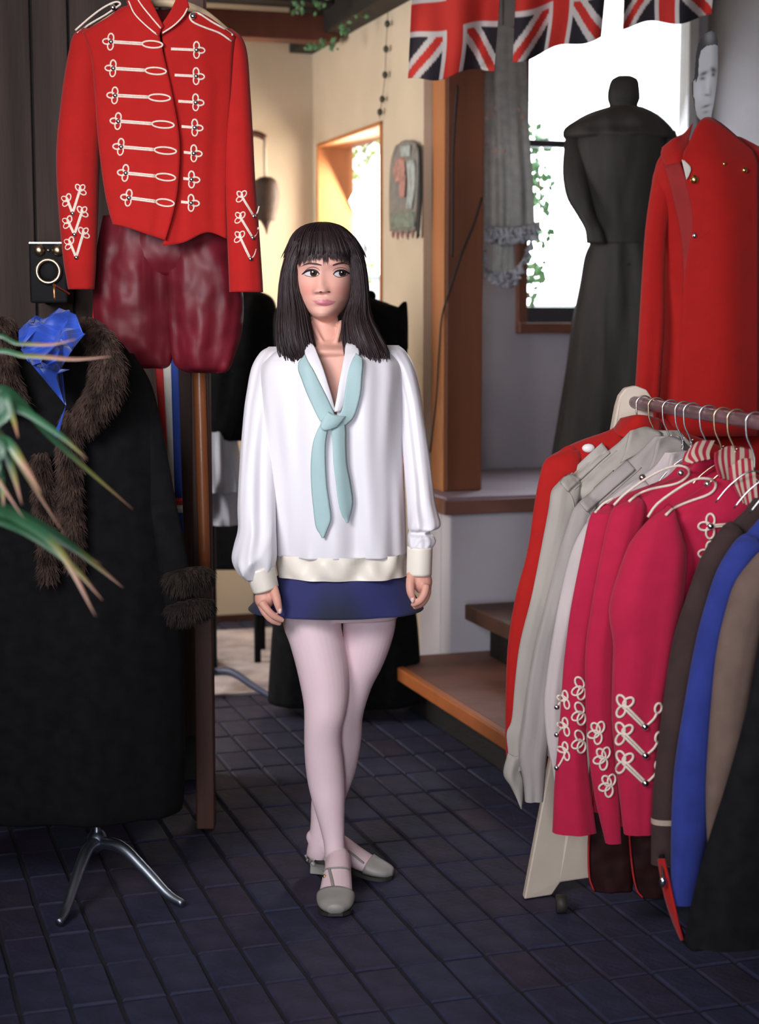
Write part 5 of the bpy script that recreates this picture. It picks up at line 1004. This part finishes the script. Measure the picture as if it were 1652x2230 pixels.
# ================================================================ forms and garments farther back
# black gown in front of the bay window
GY = 6.25
gw = thing('black_gown', 'long black caped gown silhouetted on a dress form before the bay window', 'gown', (W(1370, 1050, GY)[0], GY, .76))
dk = mat('black_silk', (.018, .014, .012), .7, .3, 20, .4, 10, stretch=(1.5, 1.5, .3), bdist=.03)
sil('neck_cap', [(165, 1344, 1374, GY, .8), (174, 1330, 1388, GY), (196, 1323, 1392, GY), (215, 1322, 1393, GY), (232, 1326, 1388, GY), (246, 1318, 1398, GY)], dk, gw, N=24, M=32, dr=.9, p=2.4)
sil('cape', [(234, 1318, 1400, GY, .9), (246, 1282, 1424, GY, .8), (262, 1252, 1444, GY, .7), (280, 1228, 1462, GY, .6), (296, 1226, 1472, GY, .62), (304, 1232, 1470, GY, .62)], dk, gw, N=30, M=60, fold=.03, nf=7, cap=(True, False), p=2.2)
sil('bodice', [(250, 1290, 1410, GY), (300, 1250, 1450, GY), (380, 1252, 1448, GY), (450, 1270, 1438, GY), (510, 1282, 1428, GY), (540, 1284, 1430, GY), (580, 1276, 1440, GY)], dk, gw, N=30, M=48, dr=.75, fold=.02, nf=5)
sil('sleeve', [(285, 1232, 1275, GY, .9), (330, 1226, 1280, GY-.02), (380, 1224, 1282, GY-.04), (430, 1233, 1288, GY-.06), (470, 1256, 1296, GY-.08), (500, 1272, 1310, GY-.1), (530, 1276, 1320, GY-.1)], dk, gw, N=30, M=24, fold=.05, nf=4, dr=1.0)
sil('sleeve', [(285, 1430, 1470, GY, .9), (330, 1434, 1482, GY-.02), (400, 1432, 1482, GY-.05), (470, 1420, 1466, GY-.08), (530, 1400, 1440, GY-.1)], dk, gw, N=30, M=24, fold=.05, nf=4, dr=1.0)
sil('gown_skirt', [(530, 1284, 1432, GY, .8), (560, 1272, 1446, GY), (620, 1262, 1460, GY), (700, 1247, 1482, GY), (800, 1234, 1500, GY), (900, 1218, 1520, GY), (985, 1203, 1538, GY), (1046, 1192, 1550, GY)], dk, gw, N=60, M=72, dr=.7, fold=.06, nf=9, seed=4)
# black gown behind the woman
KY = 5.82
kg = thing('black_gown', 'black floor-length gown with winged shoulder on a form behind the woman', 'gown', (W(750, 1500, KY)[0], KY, 0))
sil('gown_body', [(628, 700, 780, KY, .9), (648, 662, 812, KY, .8), (662, 622, 848, KY, .6), (676, 600, 874, KY, .5), (720, 596, 884, KY), (800, 604, 884, KY), (950, 636, 856, KY), (1080, 650, 846, KY), (1200, 624, 872, KY), (1330, 598, 904, KY), (1450, 588, 914, KY), (1526, 584, 916, KY)], black_cloth, kg, N=60, M=64, dr=.55, fold=.04, nf=8, seed=9)
sheet('shoulder_wing', [[(862, 674, KY-.05), (880, 657, KY), (884, 662, KY+.08)], [(860, 700, KY-.08), (882, 692, KY), (886, 700, KY+.08)], [(862, 760, KY-.08), (884, 756, KY), (886, 760, KY+.08)]], black_cloth, kg, N=12, M=10, th=.008)
ball('shoulder_knot', W(806, 645, KY-.02), .020, black_cloth, kg)
# form with black cape over white petticoats at the left
MY = 6.15
mq = thing('caped_form', 'black scalloped cape over white petticoats on a form left of the woman', 'costume', (W(470, 1490, MY)[0], MY, .02))
sil('cape', [(632, 512, 560, MY, .9), (644, 488, 588, MY), (662, 462, 600, MY), (700, 440, 608, MY), (780, 426, 606, MY), (880, 420, 584, MY), (950, 418, 548, MY), (958, 420, 540, MY)], black_cloth, mq, cap=(True, False), N=44, M=60, dr=.7, fold=.05, nf=7, seed=14)
wht = mat('white_petticoat', (.60, .62, .72), .85, .08, 12, .5, 10, stretch=(1.6, 1.6, .3), bdist=.03)
sil('petticoat', [(930, 425, 512, MY-.02), (980, 418, 520, MY-.02), (1040, 410, 530, MY-.02), (1068, 408, 533, MY-.02)], wht, mq, cap=(True, False), N=24, M=72, dr=.8, fold=.12, nf=8, seed=15)
sil('underskirt', [(1050, 420, 520, MY), (1100, 416, 528, MY), (1140, 414, 534, MY)], wht, mq, cap=(True, False), N=16, M=60, dr=.75, fold=.14, nf=7, seed=16)
sx1 = W(467, 1480, MY); tube('stand_pole', [(sx1[0], MY, .06), (sx1[0], MY, 1.5)], .011, cable_m, mq, n=4, sides=10)
steel = mat('blue_grey_steel', (.06, .07, .14), .45, .1)
for tgt in (FL(598, 1522, .012), FL(400, 1530, .012), FL(470, 1440, .012)):
    P0 = np.array([sx1[0], MY, .075]); d = tgt-P0; tube('stand_foot', [P0, P0+d*[.3, .3, .05]+[0, 0, .012], P0+d*[.65, .65, .45], tgt], [.016, .015, .013, .010], steel, mq, n=18, sides=10)
# black box chair behind the petticoats
bx = thing('draped_stool', 'black draped stool low behind the petticoats and the woman\'s sleeve', 'stool', UV(6.7, 1.55, 0))
cpt = W(505, 1200, 6.75)
vbox('body', cpt[0]-.16, cpt[0]+.14, 6.6, 6.95, W(0, 1243, 6.6)[2], W(0, 1135, 6.6)[2], black_cloth, bx, .02)
for dx in (-.13, .11):
    for dy in (6.64, 6.91): tube('leg', [(cpt[0]+dx, dy, .0), (cpt[0]+dx, dy, W(0, 1243, 6.6)[2]+.01)], .014, black_cloth, bx, n=3)
sil('lid_drape', [(1108, 500, 530, 6.75), (1125, 478, 545, 6.75), (1140, 466, 550, 6.75)], black_cloth, bx, N=10, M=30, dr=1.4)
# grey lace shawl hanging between column and window
SYv = 6.35
lace = mat('grey_lace', (.34, .34, .31), .9, .12, 30, .2, 90); frill_m = mat('grey_frill', (.42, .43, .46), .9, .2, 40, .3, 60); blos = mat('pink_cream_blossom', (.50, .36, .30), .8)
sw = thing('lace_shawl', 'grey lace shawl with small blossoms and ruffled hem beside the column', 'shawl', W(1105, 600, SYv))
sheet('shawl_cloth', [[(1046, 60, SYv), (1095, 55, SYv-.03), (1142, 70, SYv)], [(1048, 160, SYv), (1095, 160, SYv-.04), (1147, 160, SYv)], [(1050, 300, SYv), (1100, 300, SYv-.04), (1153, 300, SYv)], [(1050, 400, SYv), (1104, 400, SYv-.04), (1160, 400, SYv)], [(1050, 490, SYv), (1104, 494, SYv-.04), (1164, 490, SYv)]], lace, sw, N=40, M=44, rip=.010, nf=3, seed=2, th=.004)
sheet('shawl_cloth', [[(1078, 480, SYv+.03), (1120, 480, SYv+.03)], [(1074, 540, SYv+.03), (1116, 540, SYv+.03)], [(1072, 600, SYv+.03), (1118, 596, SYv+.03)]], lace, sw, N=14, M=16, rip=.01, nf=3)
def ruffle(name, pts, w, parent, m, seed):
    rnd = np.random.RandomState(seed); P = spl(pts, 70); V = []
    for i, (x, y) in enumerate(P):
        ph = i*1.15+rnd.rand()*.6
        for j in range(5): t = j/4; V.append(W(x+t*w*.35*math.sin(ph*1.7)+rnd.normal(0, .6), y+t*w*(.8+.3*math.sin(ph*.7)), SYv-.02+.035*t*math.sin(ph)))
    return solid(obj(name, V, gridfaces(70, 5, False), m, parent), .003)
ruffle('ruffle', [(1050, 486), (1075, 494), (1110, 498), (1140, 492), (1170, 484)], 34, sw, frill_m, 1)
ruffle('ruffle', [(1052, 520), (1055, 560), (1072, 588), (1100, 590), (1130, 575), (1148, 540), (1160, 505)], 26, sw, frill_m, 2)
ruffle('ruffle', [(1056, 580), (1080, 596), (1105, 604), (1128, 596)], 22, sw, frill_m, 3)
Bs = bvh([o for o in bpy.data.objects if o.name.startswith('shawl_cloth')][0])
rnd = np.random.RandomState(3)
for x, y in ((1062, 250), (1066, 244), (1072, 252), (1060, 256), (1080, 236), (1128, 240), (1142, 250), (1139, 254), (1058, 312), (1074, 330), (1082, 340), (1094, 328), (1080, 326)):
    V = []; Fc = []
    c = hit(Bs, x, y, .006, SYv-.03)
    for k in range(5): a = k*1.256+rnd.rand(); V, Fc = merge((V, Fc), ballgeo(c+np.array([.0055*math.cos(a), 0, .0055*math.sin(a)]), .0045, 5, 6))
    obj('blossom', V, Fc, blos, sw)
tube('hanging_rod', [W(1040, 66, SYv), W(1150, 62, SYv)], .008, cable_m, sw, n=3); tube('cord', [W(1095, 64, SYv), W(1095, 64, SYv)*[1, 1, 0]+[0, 0, ZC]], .003, cable_m, sw, n=3)
# string of Union flags
FYl = 5.35
fr = mat('flag_red', (.50, .025, .018), .85, .1, 20); 
flag_m = vcmat('flag_cloth', .85, .3)
R_, Wt, Bl = (.50, .028, .020), (.55, .50, .47), (.020, .016, .022)
def uj(s, t):
    """Union flag colours; s across 0..1, t down 0..1."""
    x = (s-.5)*2.0; y = (t-.5)
    if abs(x) < .19 or abs(y) < .115: return R_
    if abs(x) < .27 or abs(y) < .165: return Wt
    d = (y-x*.5) if x*y > 0 else (y+x*.5); a = d/1.118
    if abs(a) < .05: return R_
    if abs(a) < .12: return Wt
    return Bl
def flag(label, corners, seed, flip=False, th=.002, N=70, M=110, drop=.012):
    """corners: top-left, top-right, bottom-right, bottom-left in px; hangs with waves."""
    rnd = np.random.RandomState(seed); ph = rnd.rand(4)*6.28; V = []; cs = []
    tl, tr, br, bl = [np.array(c, float) for c in corners]
    for i in range(N):
        t = i/(N-1)
        for j in range(M):
            s = j/(M-1); p = (tl*(1-s)+tr*s)*(1-t)+(bl*(1-s)+br*s)*t
            p = p+np.array([5*math.sin(7*t+ph[0])*s*(1-s)*3, 7*math.sin(9*s+ph[1])*t])
            V.append(W(p[0], p[1], FYl+.035*math.sin(8*s+ph[2]+1.5*t)*(.25+t)+.02*math.sin(15*s+ph[3])*t)); cs.append(uj(s, t))
    o = obj('union_flag', V, gridfaces(N, M, False), flag_m); setcol(o, cs); solid(o, th); tag(o, label, 'flag', 'string of Union flags'); return o
flag('leftmost hanging Union flag, in front of the top of the timber column', [(900, -90), (1098, -130), (1075, 150), (888, 178)], 1)
flag('middle hanging Union flag, drooping over the top of the bay window', [(1130, -150), (1334, -190), (1308, 78), (1116, 134)], 2)
flag('rightmost hanging Union flag, largely above the bay window beside the portrait', [(1366, -190), (1572, -215), (1548, 38), (1356, 58)], 6)
tg = tube('flag_string', [W(860, -86, FYl), W(1100, -132, FYl), W(1350, -188, FYl), W(1620, -222, FYl)], .003, cable_m, n=24, sides=6); tag(tg, 'string along the ceiling carrying the Union flags', 'string')
# hanging things on the cream walls
tp = thing('wall_hanging', 'tattered embroidered wall hanging with faded pink figures on cream wall', 'hanging', PV(880, 510, 2.09))
def vsheet(name, rows, m, parent, v, N=24, M=16, th=.006, rip=0.0, nf=4, cut=None):
    Rw = spl(np.array([spl(r, M) for r in rows]).reshape(len(rows), -1), N).reshape(N, M, 2); V = []
    for i in range(N):
        for j in range(M): V.append(PV(Rw[i, j, 0], Rw[i, j, 1], v-.012-rip*(1+math.sin(nf*6.28*j/(M-1)+i*.2))))
    return solid(obj(name, V, gridfaces(N, M, False), m, parent), th)
hang_m = mat('faded_embroidery', (.30, .25, .21), .9, .3, 26, .5, 60, col2=(.20, .21, .19)); pink_m = mat('faded_pink', (.46, .24, .20), .9, .25, 40); sage = mat('faded_sage', (.22, .25, .20), .9, .25, 40); pale_b = mat('faded_sky', (.40, .44, .43), .9, .2, 40)
vsheet('cloth', [[(862, 318), (880, 306), (900, 308), (911, 316)], [(852, 350), (880, 348), (911, 346)], [(848, 400), (880, 400), (911, 396)], [(848, 460), (880, 460), (909, 458)], [(850, 504), (880, 508), (907, 500)]], hang_m, tp, 2.1, rip=.004)
for rows, m_ in (([[(872, 318), (893, 316)], [(872, 342), (893, 340)]], pale_b), ([[(862, 345), (880, 343)], [(856, 372), (882, 368)], [(862, 398), (878, 394)]], pink_m), ([[(884, 350), (902, 348)], [(888, 400), (904, 398)], [(884, 455), (896, 455)]], pale_b), ([[(852, 465), (902, 462)], [(852, 500), (902, 494)]], sage), ([[(870, 380), (884, 380)], [(868, 430), (880, 430)]], pink_m)):
    vsheet('motif', rows, m_, tp, 2.092, N=8, M=6, th=.003, rip=.002)
for k, x in enumerate((856, 866, 876, 888, 899)): tube('tassel', [PV(x, 502, 2.083), PV(x-1, 512, 2.08), PV(x, 518+(k % 2)*4, 2.08)], [.006, .007, .002], pink_m, tp, n=6, sides=6)
vsheet('backing_edge', [[(908, 314), (914, 318)], [(910, 420), (915, 420)], [(907, 520), (912, 516)]], cable_m, tp, 2.095, N=10, M=3, th=.004)
bd = thing('bead_garland', 'string of dark beads hanging on the cream wall above the window', 'garland', PV(833, 250, 2.08))
gp = [(843, 52), (840, 107), (838, 163), (832, 216), (827, 244)]
tube('thread', [PV(x, y, 2.085) for x, y in [(845, 8)]+gp+[(826, 258)]], .0015, cable_m, bd, n=30, sides=5)
for x, y in gp: ball('bead', PV(x, y, 2.08), .0125, mat('olive_bead', (.05, .05, .03), .5), bd, sc=(.9, .9, 1.15))
# carved wall lamp hanging at the back
ln = thing('hanging_lantern', 'dark wooden lantern hanging from a bracket on the back wall', 'lantern', PU(580, 495, 7.2))
LY = PU(580, 440, 7.2)[1]; lw = mat('lantern_wood', (.045, .022, .013), .7, .3, 12, .3, 30)
sil('lantern_body', [(386, 566, 592, LY), (396, 553, 603, LY), (420, 548, 608, LY), (450, 550, 606, LY), (470, 555, 600, LY), (480, 560, 598, LY)], lw, ln, N=20, M=24, dr=1, p=2.2)
sil('finial', [(480, 566, 592, LY), (494, 574, 586, LY), (512, 580, 582, LY)], lw, ln, N=8, M=12, dr=1)
tube('chain', [W(577, 388, LY), W(576, 300, LY)], .008, mat('pale_cord', (.45, .38, .30), .8), ln, n=4)
tube('bracket', [W(577, 300, LY), W(560, 292, LY+.02), W(540, 290, LY+.1), PU(530, 290, 7.45)], .014, red_beam, ln, n=12)
# ornament hanging in the garden window
orn = thing('hanging_ornament', 'small pale bird ornament on a cord in the garden window', 'ornament', PV(716, 478, 2.16))
tube('cord', [PV(700, 316, 2.16), PV(704, 400, 2.16), PV(716, 462, 2.16)], .003, sage, orn, n=10, sides=5); ball('bird', PV(717, 474, 2.16), .016, pale_b, orn, sc=(1.1, .8, 1.3)); ball('head', PV(715, 462, 2.16), .009, pale_b, orn)
# green sprigs on the dark beams
for k, (x, y, x2, y2) in enumerate(((640, 26, 660, 12), (690, 18, 705, 4), (748, 66, 754, 50), (772, 24, 790, 38), (676, 112, 690, 92), (704, 90, 724, 104))):
    spn = ['beside the ceiling', 'high under the ceiling', 'at the corner of the beams', 'on the header beam', 'hanging lowest below the reddish crossbeam', 'on the end of the reddish crossbeam'][k]
    Yq = 6.75 if k < 4 else 6.9
    ivy('green_sprig', 'small green leafy sprig '+spn, [W(x, y, Yq), W((x+x2)/2+2, (y+y2)/2, Yq), W(x2, y2, Yq)], 9, .014, .030, leaf_a, 30+k, .003)
